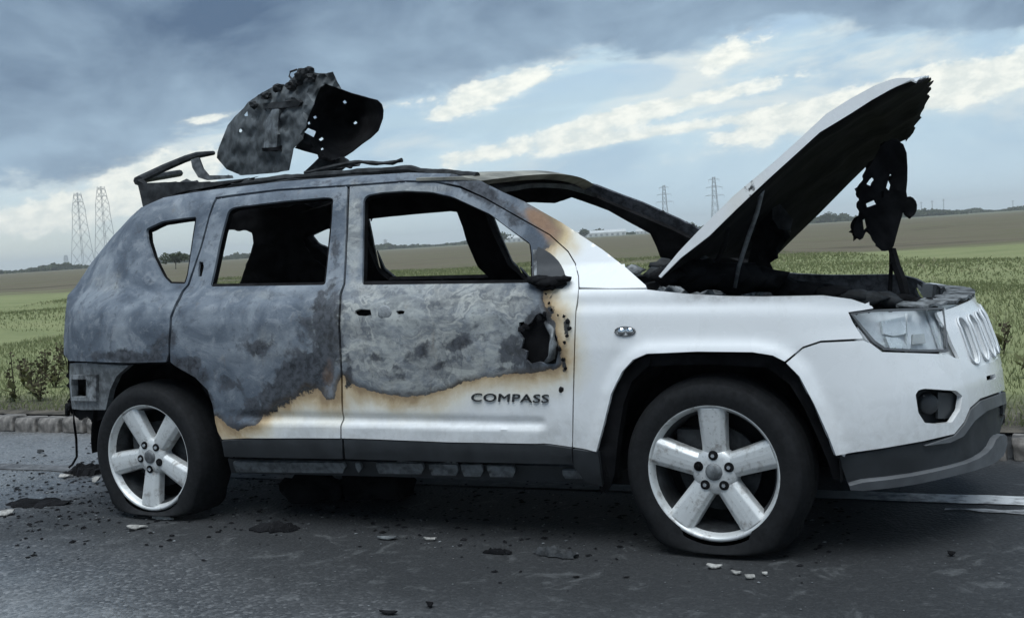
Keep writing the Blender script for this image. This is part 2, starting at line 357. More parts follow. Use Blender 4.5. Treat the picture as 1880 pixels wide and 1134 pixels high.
def make_asphalt():
    m, t, b = mat('asphalt'); o = t.new('ShaderNodeTexCoord').outputs['Object']
    n1 = t.noise(o, 0.55, 5, 0.6, 0.3); n2 = t.noise(o, 5, 6, 0.65); n3 = t.noise(o, 95, 3, 0.7)
    v = t.voro(o, 75); agg = t.ramp(v.outputs['Color'], [(0, (0.016, 0.018, 0.020)), (0.45, (0.045, 0.047, 0.050)), (0.75, (0.11, 0.112, 0.115)), (1.0, (0.32, 0.32, 0.32))])
    c = t.mix(t.ss(n1, 0.35, 0.65), (0.052, 0.055, 0.058), (0.080, 0.082, 0.085))
    c = t.mix(0.55, c, agg)
    c = t.mix(t.m('MULTIPLY', t.ss(n2, 0.5, 0.72), 0.4), c, (0.095, 0.096, 0.098))
    # soot and oil that ran out around the burnt car
    sp = t.new('ShaderNodeSeparateXYZ'); t.l.new(o, sp.inputs[0])
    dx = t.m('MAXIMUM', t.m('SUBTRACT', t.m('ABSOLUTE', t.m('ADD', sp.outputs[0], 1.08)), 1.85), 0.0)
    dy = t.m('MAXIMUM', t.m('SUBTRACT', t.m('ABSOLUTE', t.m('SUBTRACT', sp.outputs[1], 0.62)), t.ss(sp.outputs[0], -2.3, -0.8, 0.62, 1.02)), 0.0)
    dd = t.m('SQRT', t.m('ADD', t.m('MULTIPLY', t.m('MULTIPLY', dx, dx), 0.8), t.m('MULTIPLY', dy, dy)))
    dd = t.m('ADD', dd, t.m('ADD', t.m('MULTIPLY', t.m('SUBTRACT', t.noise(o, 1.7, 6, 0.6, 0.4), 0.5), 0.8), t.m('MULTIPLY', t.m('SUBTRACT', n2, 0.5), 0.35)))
    c = t.mix(t.m('MULTIPLY', t.ss(dd, 0.70, 1.3), 0.80), c, t.mix(v.outputs['Color'], (0.085, 0.088, 0.090), (0.26, 0.262, 0.262)))  # paler colour away from the car stands in for reflected sky sheen
    st = t.m('MULTIPLY', t.ss(dd, 0.85, 0.05), 0.90)
    c = t.mix(st, c, t.mix(t.ss(n3, 0.5, 0.75), (0.008, 0.009, 0.010), (0.030, 0.031, 0.033)))
    ashm = t.m('MULTIPLY', t.m('MULTIPLY', t.ss(dd, 0.9, 0.2), t.ss(t.noise(o, 7, 6, 0.7, 0.8), 0.55, 0.7)), 0.30)
    c = t.mix(ashm, c, (0.16, 0.165, 0.165))
    wet = t.m('MULTIPLY', t.ss(dd, 0.35, 1.0), t.lin(t.m('ADD', t.m('MULTIPLY', n1, 0.7), t.m('MULTIPLY', n2, 0.3)), 0.38, 0.56, 0.45, 1.0))
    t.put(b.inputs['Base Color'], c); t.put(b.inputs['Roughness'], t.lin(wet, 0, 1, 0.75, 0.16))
    b.inputs['Specular IOR Level'].default_value = 0.5
    bump(t, b, t.m('ADD', t.m('MULTIPLY', v.outputs['Distance'], -0.8), t.m('MULTIPLY', n2, 0.5)), 0.5, 0.010)
    return m
M['asphalt'] = make_asphalt()
def make_line():
    m, t, b = mat('worn_road_paint'); o = t.new('ShaderNodeTexCoord').outputs['Object']
    n = t.noise(o, 14, 6, 0.7); n2 = t.noise(o, 3, 4)
    c = t.mix(t.ss(t.m('ADD', n, t.m('MULTIPLY', n2, 0.4)), 0.62, 0.85), (0.58, 0.59, 0.59), (0.20, 0.20, 0.205))
    sp = t.new('ShaderNodeSeparateXYZ'); t.l.new(o, sp.inputs[0])
    st = t.m('MULTIPLY', t.ss(t.m('ADD', sp.outputs[0], t.m('MULTIPLY', n, 0.5)), 0.75, 0.25), 0.9)
    c = t.mix(st, c, t.mix(t.ss(n, 0.45, 0.62), (0.022, 0.023, 0.025), (0.12, 0.12, 0.122)))
    t.put(b.inputs['Base Color'], c); b.inputs['Roughness'].default_value = 0.75; bump(t, b, n, 0.3, 0.004)
    return m
M['line'] = make_line()
def make_line2():
    m, t, b = mat('nearly_gone_road_paint'); o = t.new('ShaderNodeTexCoord').outputs['Object']
    n = t.noise(t.scale(o, (.5, 1, 1)), 16, 7, 0.7); n2 = t.noise(o, 3, 4)
    c = t.mix(t.ss(t.m('ADD', n, t.m('MULTIPLY', n2, 0.3)), 0.56, 0.76), (0.42, 0.425, 0.43), (0.085, 0.087, 0.09))
    t.put(b.inputs['Base Color'], c); b.inputs['Roughness'].default_value = 0.75; bump(t, b, n, 0.3, 0.004); return m
M['line2'] = make_line2()
def make_verge():
    m, t, b = mat('verge_soil_and_turf'); o = t.new('ShaderNodeTexCoord').outputs['Object']
    n1 = t.noise(t.scale(o, (1, 2.2, 1)), 0.35, 6, 0.65, 0.4); n2 = t.noise(o, 4, 6, 0.7); n3 = t.noise(t.scale(o, (1, 3.0, 1)), 0.06, 5, 0.6, 0.3)
    sp = t.new('ShaderNodeSeparateXYZ'); t.l.new(o, sp.inputs[0]); y = sp.outputs[1]
    g = t.ramp(t.m('ADD', t.m('MULTIPLY', n1, 0.75), t.m('MULTIPLY', n2, 0.25)), [(0.30, (0.150, 0.170, 0.078)), (0.48, (0.195, 0.212, 0.100)), (0.62, (0.225, 0.235, 0.115)), (0.75, (0.25, 0.245, 0.14))])
    soil = t.mix(t.ss(n2, 0.4, 0.65), (0.055, 0.050, 0.042), (0.12, 0.105, 0.085))
    near = t.m('ADD', y, t.m('MULTIPLY', t.m('SUBTRACT', n2, 0.5), 1.2))
    c = t.mix(t.ss(near, 2.3, 3.3), soil, g)
    # brown marsh beyond the pasture
    br = t.ramp(t.noise(t.scale(o, (1, 3.2, 1)), 0.06, 8, 0.68, 0.5), [(0.32, (0.070, 0.060, 0.042)), (0.42, (0.120, 0.103, 0.070)), (0.50, (0.140, 0.122, 0.084)), (0.56, (0.110, 0.108, 0.060)), (0.62, (0.150, 0.133, 0.090)), (0.72, (0.105, 0.088, 0.060))])
    fy = t.m('ADD', y, t.m('MULTIPLY', t.m('SUBTRACT', n3, 0.5), 26.0))
    c = t.mix(t.ss(fy, 33, 40), c, br)
    far = t.ss(y, 250, 600)
    c = t.mix(t.m('MULTIPLY', far, 0.7), c, (0.15, 0.16, 0.11))
    t.put(b.inputs['Base Color'], c); b.inputs['Roughness'].default_value = 0.95; b.inputs['Specular IOR Level'].default_value = 0.15
    bump(t, b, n2, 0.8, 0.06)
    return m
M['verge'] = make_verge()
def make_leaf(name, stops, rough=0.7):
    m, t, b = mat(name)
    rnd = t.new('ShaderNodeAttribute', attribute_name='tint').outputs['Fac']
    c = t.ramp(rnd, stops); t.put(b.inputs['Base Color'], c); b.inputs['Roughness'].default_value = rough
    b.inputs['Specular IOR Level'].default_value = 0.2
    tr = t.new('ShaderNodeBsdfTranslucent'); t.put(tr.inputs['Color'], c); mx = t.new('ShaderNodeMixShader'); mx.inputs[0].default_value = 0.4
    t.l.new(b.outputs[0], mx.inputs[1]); t.l.new(tr.outputs[0], mx.inputs[2]); t.l.new(mx.outputs[0], t.n['Material Output'].inputs[0])
    return m
M['grass'] = make_leaf('grass_blades', [(0, (0.160, 0.180, 0.082)), (0.4, (0.215, 0.238, 0.112)), (0.75, (0.27, 0.275, 0.14)), (1, (0.35, 0.325, 0.21))])
M['dock'] = make_leaf('dry_dock_stem', [(0, (0.050, 0.042, 0.026)), (0.5, (0.095, 0.082, 0.046)), (1, (0.14, 0.15, 0.065))])
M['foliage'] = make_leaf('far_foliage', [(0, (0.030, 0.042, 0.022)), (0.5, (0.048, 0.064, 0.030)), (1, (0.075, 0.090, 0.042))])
M['bark'] = simple('bark', (0.07, 0.055, 0.045), 0.9, 0, 0.4, 20, 0.4)

# ================================================================== SETTING
KY0, KSL = 1.93, -0.012            # front of the kerb: Y = KY0 + KSL*(x+5)
def kerbY(x): return KY0+KSL*(x+5)
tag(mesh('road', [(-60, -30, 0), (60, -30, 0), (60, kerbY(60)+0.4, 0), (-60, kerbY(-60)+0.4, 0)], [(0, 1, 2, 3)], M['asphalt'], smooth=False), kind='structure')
def strip(name, x0, x1, off0, off1, z, n, mt, jit=0.0):
    vs = []; fs = []
    for i in range(n+1):
        x = x0+(x1-x0)*i/n
        y = 0.90+0.035*(x+1.0)
        tp = 1.0 if jit < .01 else min(1, .15+i/14.0); mid = (off0+off1)/2; hw = (off1-off0)/2*tp
        vs += [(x, y+mid-hw+rng.uniform(-jit, jit), z), (x, y+mid+hw+rng.uniform(-jit, jit), z)]
    for i in range(n): fs.append((2*i, 2*i+2, 2*i+3, 2*i+1))
    return tag(mesh(name, vs, fs, mt, smooth=False), kind='structure')
strip('road_edge_line', -30, 40, 0.015, 0.165, 0.004, 700, M['line'], 0.008)
strip('worn_road_line', 0.66, 12, -0.155, -0.035, 0.004, 160, M['line2'], 0.018)

# ground beyond the kerb: one sheet to the horizon, gently uneven near the road
def groundz(x, y):
    d = np.maximum(y-kerbY(x), 0)
    g = 0.10+0.05*np.minimum(d/1.5, 1)
    return g+np.minimum(d/8, 1)*(0.05*np.sin(x*0.7+y*0.23)+0.05*np.sin(x*0.21-y*0.5+1))*np.exp(-d/120)-0.10*np.minimum(d/25, 1)
ys = [0.16, 0.4, 0.8, 1.3, 2, 3, 4, 5.5, 7, 9, 11, 14, 17, 21, 26, 32, 40, 50, 65, 85, 120, 180, 300, 600, 1500, 4500]
xs = list(np.linspace(-1.0, 1.0, 121)); vs = []; fs = []
for j, dy in enumerate(ys):
    span = 14+dy*1.6
    for i, xx in enumerate(xs):
        x = -1.2-0.5*dy+xx*span*(1 if abs(xx) < 1 else 1.2)
        y = kerbY(max(-60, min(60, x)))+dy
        vs.append((x, y, float(groundz(np.float64(x), np.float64(y)))))
n = len(xs)
for j in range(len(ys)-1):
    for i in range(n-1): fs.append((j*n+i, j*n+i+1, (j+1)*n+i+1, (j+1)*n+i))
tag(mesh('grass_verge', vs, fs, M['verge']), kind='structure')
# land on the far side of the road, behind the viewer
tag(mesh('field_behind', [(-4500, -4500, -0.03), (4500, -4500, -0.03), (4500, -12, -0.03), (-4500, -12, -0.03)], [(0, 1, 2, 3)], M['verge'], smooth=False), kind='structure')

# kerb of short concrete blocks with drainage gaps between them
kerb = empty('kerb', (-2, kerbY(-2), 0)); tag(kerb, 'low kerb of short pale concrete blocks with dark gaps between them along the verge', 'kerb')
def kerb_block():
    b = MB(); L, D, Hh = 0.185, 0.15, 0.108
    b.add([(-L/2, 0.0, 0), (L/2+0.02, 0.0, 0), (L/2+0.02, D, 0), (-L/2, D, 0),
           (-L/2-0.015, 0.03, Hh), (L/2, 0.03, Hh), (L/2, D, Hh), (-L/2-0.015, D, Hh),
           (-L/2-0.01, 0.006, Hh*0.72), (L/2+0.008, 0.006, Hh*0.72)],
          [(0, 3, 2, 1), (4, 5, 6, 7), (0, 1, 9, 8), (8, 9, 5, 4), (1, 2, 6, 5, 9), (3, 0, 8, 4, 7), (2, 3, 7, 6)])
    return b
kb = kerb_block().build('kerb_stone', M['concrete'], kerb, bevel=0.008)
x = -8.6; first = True
while x < 4.2:
    o = kb if first else kb.copy()
    if not first: COL.objects.link(o)
    first = False
    o.location = Vector((x, kerbY(x)+rng.uniform(-.006, .006), rng.uniform(-.012, .004)))-kerb.location
    o.rotation_euler = (rng.uniform(-.03, .03), rng.uniform(-.02, .02), math.atan(KSL)+rng.uniform(-.03, .03))
    x += 0.238+rng.uniform(-.008, .008)
b = MB(); b.add([(-60, kerbY(-60)+.06, 0.002), (60, kerbY(60)+.06, 0.002), (60, kerbY(60)+.19, 0.103), (-60, kerbY(-60)+.19, 0.103)], [(0, 1, 2, 3)])
tag(b.build('kerb_bed', M['charred'], fix=False), kind='structure')

# ================================================================== THE CAR
YC = 0.87
_ZB = [.10, .20, .28, .36, .45, .60, .75, .88, .95, 1.0, 1.05, 1.2, 1.35, 1.42, 1.47, 1.50, 1.53]
_YB = [.09, .05, .015, -.01, -.018, -.024, -.03, -.024, -.004, .035, .085, .155, .215, .25, .31, .40, .55]
_ZF = [.10, .20, .30, .40, .50, .55, .60, .65, .70, .75, .80, .88, 1.0]
_XF = [.87, .893, .898, .898, .893, .889, .878, .864, .849, .832, .803, .785, .78]
_ZR = [.35, .60, .80, .90, 1.02, 1.06, 1.10, 1.15, 1.2, 1.25, 1.3, 1.35, 1.40, 1.44, 1.5]
_XR = [-3.60, -3.594, -3.567, -3.551, -3.58, -3.548, -3.511, -3.466, -3.416, -3.354, -3.29, -3.215, -3.136, -3.092, -3.0]
def Fbody(P, off):
    z = P[:, 2]
    bb = YC-np.interp(z, _ZB, _YB)-off
    xf = np.interp(z, _ZF, _XF)-off; xr = np.interp(z, _ZR, _XR)+off
    uu = np.abs(P[:, 1]-YC)/bb
    vf = np.maximum(0, (P[:, 0]-.25)/(xf-.25)); vr = np.maximum(0, (-2.55-P[:, 0])/(-2.55-xr))
    return np.where(vr > 0, uu**2.5+vr**2.5, uu**2+vf**2)-1
def hit(px, off=0.0):
    """first crossing of the view rays through px with the body surface moved inward by off"""
    d = rays(px); t0 = np.full(len(d), 2.5); ts = np.arange(2.5, 8.0, 0.03)
    best = np.full(len(d), 1e9); tb = t0.copy(); lo = np.full(len(d), np.nan)
    prev = Fbody(ORG+d*ts[0], off)
    for t in ts[1:]:
        f = Fbody(ORG+d*t, off)
        new = np.isnan(lo) & (prev > 0) & (f <= 0)
        lo[new] = t-0.03
        upd = f < best; best[upd] = f[upd]; tb[upd] = t
        prev = f
    ok = ~np.isnan(lo); a = np.where(ok, lo, tb); bq = a+0.03
    for _ in range(24):
        m_ = (a+bq)/2; f = Fbody(ORG+d*m_[:, None], off); ins = f <= 0
        bq = np.where(ins, m_, bq); a = np.where(ins, a, m_)
    t = np.where(ok, (a+bq)/2, tb)
    return ORG+d*t[:, None]
def dens(poly, step=6.0, closed=True):
    out = []; n = len(poly)
    for i in range(n if closed else n-1):
        p, q = np.array(poly[i], float), np.array(poly[(i+1) % n], float)
        k = max(1, int(math.ceil(np.linalg.norm(q-p)/step)))
        for j in range(k): out.append(p+(q-p)*j/k)
    if not closed: out.append(np.array(poly[-1], float))
    return out
def chaikin(poly, it=1):
    for _ in range(it):
        q = []; n = len(poly)
        for i in range(n):
            a, b_ = np.array(poly[i], float), np.array(poly[(i+1) % n], float)
            q += [a*.75+b_*.25, a*.25+b_*.75]
        poly = q
    return poly
def soft(h, r=14): return chaikin(dens(h, r), 2)
def inside(pts, poly):
    pts = np.asarray(pts, float); poly = np.asarray(poly, float); r = np.zeros(len(pts), bool); n = len(poly); j = n-1
    for i in range(n):
        xi, yi = poly[i]; xj, yj = poly[j]
        c = ((yi > pts[:, 1]) != (yj > pts[:, 1])) & (pts[:, 0] < (xj-xi)*(pts[:, 1]-yi)/((yj-yi) if abs(yj-yi) > 1e-9 else 1e-9)+xi)
        r ^= c; j = i
    return r
def segdist(pts, poly, closed=True):
    pts = np.asarray(pts, float); d = np.full(len(pts), 1e9); n = len(poly)
    for i in range(n if closed else n-1):
        a = np.array(poly[i], float); b_ = np.array(poly[(i+1) % n], float); ab = b_-a
        t = np.clip(((pts-a)@ab)/max(ab@ab, 1e-9), 0, 1)
        d = np.minimum(d, np.linalg.norm(pts-(a+t[:, None]*ab), axis=1))
    return d
def tri2d(outline, holes=(), step=7.0, bstep=6.0, sm=0):
    """triangulated 2D region with holes -> points, triangles"""
    if sm: outline = chaikin(outline, sm)
    ol = dens(outline, bstep); hs = [dens(h, bstep) for h in holes]
    pts = list(ol); edges = [(i, (i+1) % len(ol)) for i in range(len(ol))]
    for h in hs:
        k = len(pts); pts += h; edges += [(k+i, k+(i+1) % len(h)) for i in range(len(h))]
    A = np.array(ol); x0, y0 = A.min(0); x1, y1 = A.max(0)
    g = []; row = 0
    for yy in np.arange(y0+step/2, y1, step*0.87):
        for xx in np.arange(x0+(step/2 if row % 2 else 0), x1, step): g.append((xx, yy))
        row += 1
    g = np.array(g) if g else np.zeros((0, 2))
    if len(g):
        k = inside(g, ol)
        for h in hs: k &= ~inside(g, h)
        g = g[k]
    if len(g):
        dd = segdist(g, ol)
        for h in hs: dd = np.minimum(dd, segdist(g, h))
        g = g[dd > step*0.45]; pts += list(g)
    r = delaunay_2d_cdt([Vector((float(q[0]), float(q[1]))) for q in pts], edges, [], 0, 1e-4)
    V = np.array([(q[0], q[1]) for q in r[0]]); Fc = np.array([f for f in r[2] if len(f) == 3])
    cen = V[Fc].mean(1); k = inside(cen, ol)
    for h in hs: k &= ~inside(cen, h)
    return V, Fc[k]

# burn edge across the right-hand side, in the photograph's layout
BURN = [(60, 250), (860, 250), (905, 330), (950, 355), (990, 378), (1018, 402), (1030, 424), (1016, 444), (986, 470), (984, 520), (998, 535), (1000, 560), (1012, 575), (1018, 610), (1030, 640), (1034, 676), (985, 683), (930, 689), (885, 694), (850, 704), (812, 717), (788, 724), (740, 727), (690, 721), (655, 712), (638, 700), (630, 690), (624, 700), (612, 734), (600, 731), (590, 716), (562, 711), (542, 726), (505, 744), (482, 762), (472, 778), (440, 789), (415, 781), (396, 764), (380, 800), (380, 900), (60, 900)]
CHAR = [  # soot blots: centre, radii, angle, amount
 (600, 620, 26, 95, 0.1, .8), (555, 690, 70, 40, -.35, .85), (500, 735, 60, 28, -.4, .75), (470, 640, 45, 20, .1, .55), (560, 610, 30, 35, .3, .5), (345, 690, 40, 40, .5, .8), (375, 745, 22, 45, .1, .75), (430, 770, 50, 22, 0, .45), (300, 630, 35, 40, 0, .6), (230, 655, 90, 16, 0, .75), (180, 660, 60, 14, 0, .45), (330, 600, 12, 70, 0, .4),
 (760, 655, 60, 16, -.5, .6), (850, 628, 55, 14, -.25, .65), (720, 690, 60, 14, .1, .45), (930, 640, 30, 30, 0, .6), (975, 655, 40, 30, 0, .8), (985, 600, 25, 40, 0, .9), (640, 690, 10, 40, 0, .7), (955, 675, 60, 10, -.1, .6), (1008, 575, 12, 26, .3, .7),
 (690, 655, 40, 12, .5, .55), (810, 670, 70, 10, -.3, .5), (700, 620, 60, 8, .35, .4), (880, 600, 60, 8, -.2, .45), (530, 640, 30, 40, .6, .5), (585, 560, 14, 40, .2, .55), (420, 700, 60, 18, .5, .45),
 (640, 335, 400, 9, -.03, .35), (870, 345, 60, 20, .5, .75), (930, 385, 60, 20, .55, .55), (320, 358, 80, 10, -.2, .3), (615, 430, 12, 90, 0, .45), (374, 500, 10, 40, 0, .35),
 (1040, 600, 7, 22, 0, .8), (1036, 670, 7, 16, 0, .75), (1030, 716, 5, 8, 0, .9), (1012, 545, 5, 14, 0.4, .6)]
RUST = [(992, 404, 36, 17, .6, 1.15), (1015, 424, 42, 24, .6, .95), (960, 392, 40, 12, .6, .55), (1045, 450, 44, 20, .7, .55), (1000, 470, 14, 22, .6, .5), (605, 690, 22, 46, 0, .55), (1025, 560, 18, 30, 0, .5), (1000, 640, 20, 60, 0, .3), (540, 735, 50, 20, -.3, .2), (1108, 745, 8, 70, .05, .35), (1135, 690, 10, 30, .4, .3)]
PALE = [(800, 610, 190, 110, 0, 1.0), (650, 430, 16, 100, 0, .7), (740, 345, 110, 12, 0, .5), (500, 640, 90, 60, 0, .35), (200, 520, 50, 30, 0, .30), (470, 540, 120, 14, 0, .3)]
def blots(V, L):
    a = np.zeros(len(V))
    for cx, cy, rx, ry, an, am in L:
        dx, dy = V[:, 0]-cx, V[:, 1]-cy; c, s = math.cos(an), math.sin(an)
        u_, v_ = (dx*c+dy*s)/rx, (-dx*s+dy*c)/ry
        a = np.maximum(a, am*np.exp(-0.7*(u_**2+v_**2)**1.3))
    return a
def paint_attrs(o, V, burnt=None):
    me = o.data
    sdp = segdist(V, BURN)*np.where(inside(V, BURN), 1, -1)/100.0
    vals = dict(burn=sdp, char=blots(V, CHAR), rust=blots(V, RUST), pale=blots(V, PALE))
    if burnt is not None: vals['burn'] = np.full(len(V), 1.0); vals['char'] = np.full(len(V), burnt); vals['rust'] = np.zeros(len(V))
    for k, a in vals.items():
        at = me.attributes.new(k, 'FLOAT', 'POINT'); at.data.foreach_set('value', a.astype(np.float32))
car = empty('burnt_out_car', (-1.3, YC, 0))
tag(car, 'burnt-out white five-door SUV with its bonnet raised and its windows gone, beside the kerb', 'car')
def solid(o, th, off=-1.0):
    md = o.modifiers.new('thickness', 'SOLIDIFY'); md.thickness = th; md.offset = off; md.use_even_offset = False
    e_ = o.modifiers.new('crisp', 'EDGE_SPLIT'); e_.split_angle = math.radians(48)
    return o
def facing(P, fl):
    T = np.asarray(P)[np.array(fl)]; n_ = np.cross(T[:, 1]-T[:, 0], T[:, 2]-T[:, 0])
    return float((n_*(ORG-T[:, 0])).sum())
def panel(name, outline, holes=(), off=0.0, mt='paint', th=0.012, step=7.0, sm=0, hsm=0, disp=None, parent=car, mirror=False, burnt=None, bstep=6.0, wav=0.0):
    holes = [soft(h) if hsm else h for h in holes]
    V, Fc = tri2d(outline, holes, step, bstep, sm)
    P = hit(V, off)
    if disp is not None: P[:, 1] += disp(V)
    if wav: P[:, 1] += wav*np.sin(V[:, 0]*0.055+V[:, 1]*0.03)*np.sin(V[:, 1]*0.06)
    fl = [(f[0], f[1], f[2]) for f in Fc]
    # orient faces towards the viewer's side
    if facing(P, fl) < 0: fl = [f[::-1] for f in fl]
    if mirror:
        P = P.copy(); P[:, 1] = 2*YC-P[:, 1]; fl = [f[::-1] for f in fl]
    o = mesh(name, P, fl, M[mt] if isinstance(mt, str) else mt, parent)
    if mt == 'paint': paint_attrs(o, V, burnt)
    if th: solid(o, th)
    return o

def lump(c, r, seed, sq=(1, 1, 1), sub=2):
    bm = bmesh.new(); bmesh.ops.create_icosphere(bm, subdivisions=sub, radius=1.0); q = random.Random(seed)
    ph = [q.uniform(0, 6.3) for _ in range(6)]
    vs = []
    for v in bm.verts:
        n_ = v.co.normalized(); k = 1+.22*math.sin(n_.x*4+ph[0])*math.sin(n_.z*5+ph[1])+.18*math.sin(n_.y*7+ph[2])+.12*math.sin(n_.x*11+n_.z*9+ph[3])+q.uniform(-.08, .08)
        vs.append((c[0]+n_.x*r*k*sq[0], c[1]+n_.y*r*k*sq[1], c[2]+n_.z*r*k*sq[2]))
    fs = [tuple(v.index for v in f.verts) for f in bm.faces]; bm.free(); return vs, fs
# --- outlines of the near side
REAR_E = [(127, 662), (117, 650), (117, 620), (120, 575), (124, 542), (138, 527), (168, 482), (204, 437), (240, 398), (259, 381)]
ROOF_E = [(300, 363), (345, 355), (392, 348), (520, 333), (640, 324), (750, 317), (830, 319), (878, 330)]
APIL_E = [(924, 353), (961, 369), (1032, 409), (1106, 458), (1150, 492), (1186, 524)]
DOOR_F = [(1064, 527), (1063, 507), (1057, 483), (1044, 461), (1010, 430), (955, 399), (890, 362), (845, 341), (800, 332), (748, 331), (640, 339), (510, 347), (420, 358), (396, 362)]
DOOR_R = [(391, 372), (383, 396), (367, 455), (344, 522), (334, 533), (320, 560), (312, 581), (309, 625), (309, 650), (305, 664)]
QWIN = [(268, 420), (298, 406), (345, 399), (361, 398), (356, 430), (345, 505), (340, 521), (312, 520), (298, 506), (280, 470), (270, 440)]
RWIN = [(419, 386), (430, 380), (520, 369), (600, 362), (612, 364), (610, 400), (604, 460), (597, 523), (386, 526), (396, 480), (408, 425)]
FWIN = [(667, 366), (674, 358), (700, 353), (745, 350), (791, 352), (831, 361), (868, 378), (900, 393), (933, 418), (974, 447), (977, 470), (977, 519), (905, 520), (665, 523), (666, 440)]
side_outline = REAR_E+ROOF_E+APIL_E+[(1186, 528), (1120, 529)]+DOOR_F+DOOR_R+[(237, 666), (174, 664)]
SLOT = [(366, 480), (373, 481), (374, 490), (370, 507), (364, 508), (364, 494)]
panel('side_frame', side_outline, [QWIN], th=0.014, hsm=1)
# rear door
rdoor = [(399, 366), (424, 362), (510, 351), (637, 343), (635, 430), (630, 521), (622, 540), (621, 600), (625, 690), (627, 760), (628, 803), (540, 803), (458, 803), (408, 806), (400, 792), (395, 775), (391, 745), (381, 716), (358, 692), (322, 672), (313, 664), (313, 626), (316, 583), (324, 562), (337, 536), (348, 523), (370, 456), (386, 398), (394, 375)]
def crease(V):
    yl = 768+(V[:, 0]-480)*0.0235
    fade = np.clip((1004-V[:, 0])/14, 0, 1)*np.clip((V[:, 0]-405)/60, 0, 1)
    below = np.clip((V[:, 1]-yl)/9, 0, 1); dip = np.exp(-((V[:, 1]-yl+4)/7)**2)
    d = fade*(-0.013*below*(3-2*below)*below+0.009*dip)
    # soft pressing under the window line
    return d+0.004*np.exp(-((V[:, 1]-548)/14)**2)
panel('rear_door', rdoor, [soft(RWIN), SLOT], disp=crease, step=6, wav=0.0015)
HOLE1 = [(652, 570), (660, 567), (680, 568), (682, 578), (672, 580), (657, 579), (652, 575)]
HOLE2 = [(727, 571), (735, 569), (743, 571), (741, 576), (730, 577)]
MELT = [(953, 592), (962, 590), (966, 598), (975, 592), (984, 578), (992, 574), (1002, 580), (1006, 594), (1016, 603), (1023, 622), (1024, 650), (1020, 668), (1004, 668), (990, 664), (974, 668), (966, 660), (968, 645), (957, 640), (961, 622), (953, 610)]
fdoor = [(642, 343), (748, 335), (800, 336), (843, 345), (889, 364.5), (953.5, 401), (1009, 432), (1042, 462.5), (1055, 484), (1061, 507.5), (1061.5, 530), (1056, 572), (1053.5, 640), (1051.5, 720), (1050, 820), (1000, 813), (822, 810), (700, 805), (631, 803), (630, 760), (629, 690), (625, 600), (626, 542), (634, 522), (639, 430)]
panel('front_door', fdoor, [soft(FWIN), HOLE1, HOLE2, MELT], disp=crease, step=6, wav=0.0012)
# dark cladding along the door bottoms
panel('door_cladding', [(407, 809), (458, 806), (628, 806), (629, 842), (560, 841), (412, 838)], off=-0.012, mt='plastic', th=0.02, step=12)
panel('door_cladding', [(631, 806), (700, 808), (822, 813), (1000, 816), (1049, 823), (1051, 852), (822, 847), (634, 842)], off=-0.012, mt='plastic', th=0.02, step=12)
# front wing
ARCH_F = [(1098, 827), (1110, 783), (1125, 722), (1145, 681), (1165, 659), (1190, 648), (1283, 644), (1384, 645), (1421, 651), (1443, 662)]
wing = [(1063, 531), (1186, 531), (1210, 534), (1260, 539), (1330, 543), (1400, 544), (1511, 542), (1563, 549), (1600, 562), (1603, 566), (1557, 573), (1566, 592), (1583, 618), (1584, 621), (1507, 625), (1474, 636)]+ARCH_F[::-1]+[(1090, 826), (1052, 820), (1054, 720), (1056, 640), (1058, 572), (1062, 545)]
def flare(V):
    d = segdist(V, ARCH_F, False); return -0.018*np.exp(-(d/16)**2)+0.006*np.exp(-((V[:, 1]-560)/12)**2)
panel('front_wing', wing, disp=flare, step=7)
panel('wing_cladding', [(1052, 824), (1090, 830), (1098, 831), (1101, 860), (1106, 893), (1075, 884), (1053, 856)], off=-0.010, mt='plastic', th=0.02, step=12)
# front bumper: painted skin, dark valance, pale lip
ARCH_B = [(1446, 665), (1470, 689), (1498, 742), (1522, 795), (1537, 834)]
FOG = [(1681, 724), (1686, 716), (1698, 713), (1756, 717), (1767, 726), (1763, 752), (1748, 775), (1722, 778), (1698, 776), (1686, 757)]
TOW = [(1811, 690), (1827, 686), (1829, 692), (1826, 696), (1812, 698)]
GR_L = [(1741, 650), (1752, 656), (1772, 662), (1797, 672), (1826, 662), (1833, 655)]
bump_o = ARCH_B[::-1]+[(1474, 640), (1507, 629), (1586, 625), (1600, 631), (1620, 646), (1741, 650)]+GR_L[1:]+[(1841, 678), (1845, 715), (1843, 716), (1800, 731), (1781, 748), (1770, 774), (1752, 796), (1696, 809), (1622, 822)]
def bflare(V):
    d = segdist(V, ARCH_B, False); return -0.018*np.exp(-(d/16)**2)
panel('front_bumper', bump_o, [soft(FOG,8), TOW], disp=bflare, step=8, th=0.02)
panel('bumper_valance', [(1539, 838), (1622, 825), (1696, 812), (1753, 799), (1772, 776), (1783, 750), (1801, 734), (1846, 718), (1848, 742), (1842, 770), (1834, 800), (1806, 848), (1733, 866), (1659, 880), (1563, 893), (1558, 892)], off=0.012, mt='plastic', th=0.02, step=12)
panel('bumper_trim', [(1772, 778), (1783, 752), (1801, 736), (1846, 720), (1848, 740), (1812, 754), (1790, 772), (1770, 800), (1745, 812), (1700, 818), (1753, 800)], off=-0.004, mt='grey_plastic', th=0.016, step=10)
panel('bumper_lip', [(1559, 888), (1659, 877), (1733, 862), (1790, 846), (1820, 826), (1832, 800), (1849, 796), (1850, 818), (1840, 842), (1806, 859), (1733, 878), (1659, 893), (1562, 903)], off=-0.012, mt='grey_plastic', th=0.03, step=12, sm=1)
fogw = panel('fog_lamp_recess', [(1676, 705), (1772, 710), (1772, 785), (1676, 785)], off=0.06, mt='charred', th=0.01, step=14)
fg = hit(np.array([(1706, 742.0)]), 0.035)[0]
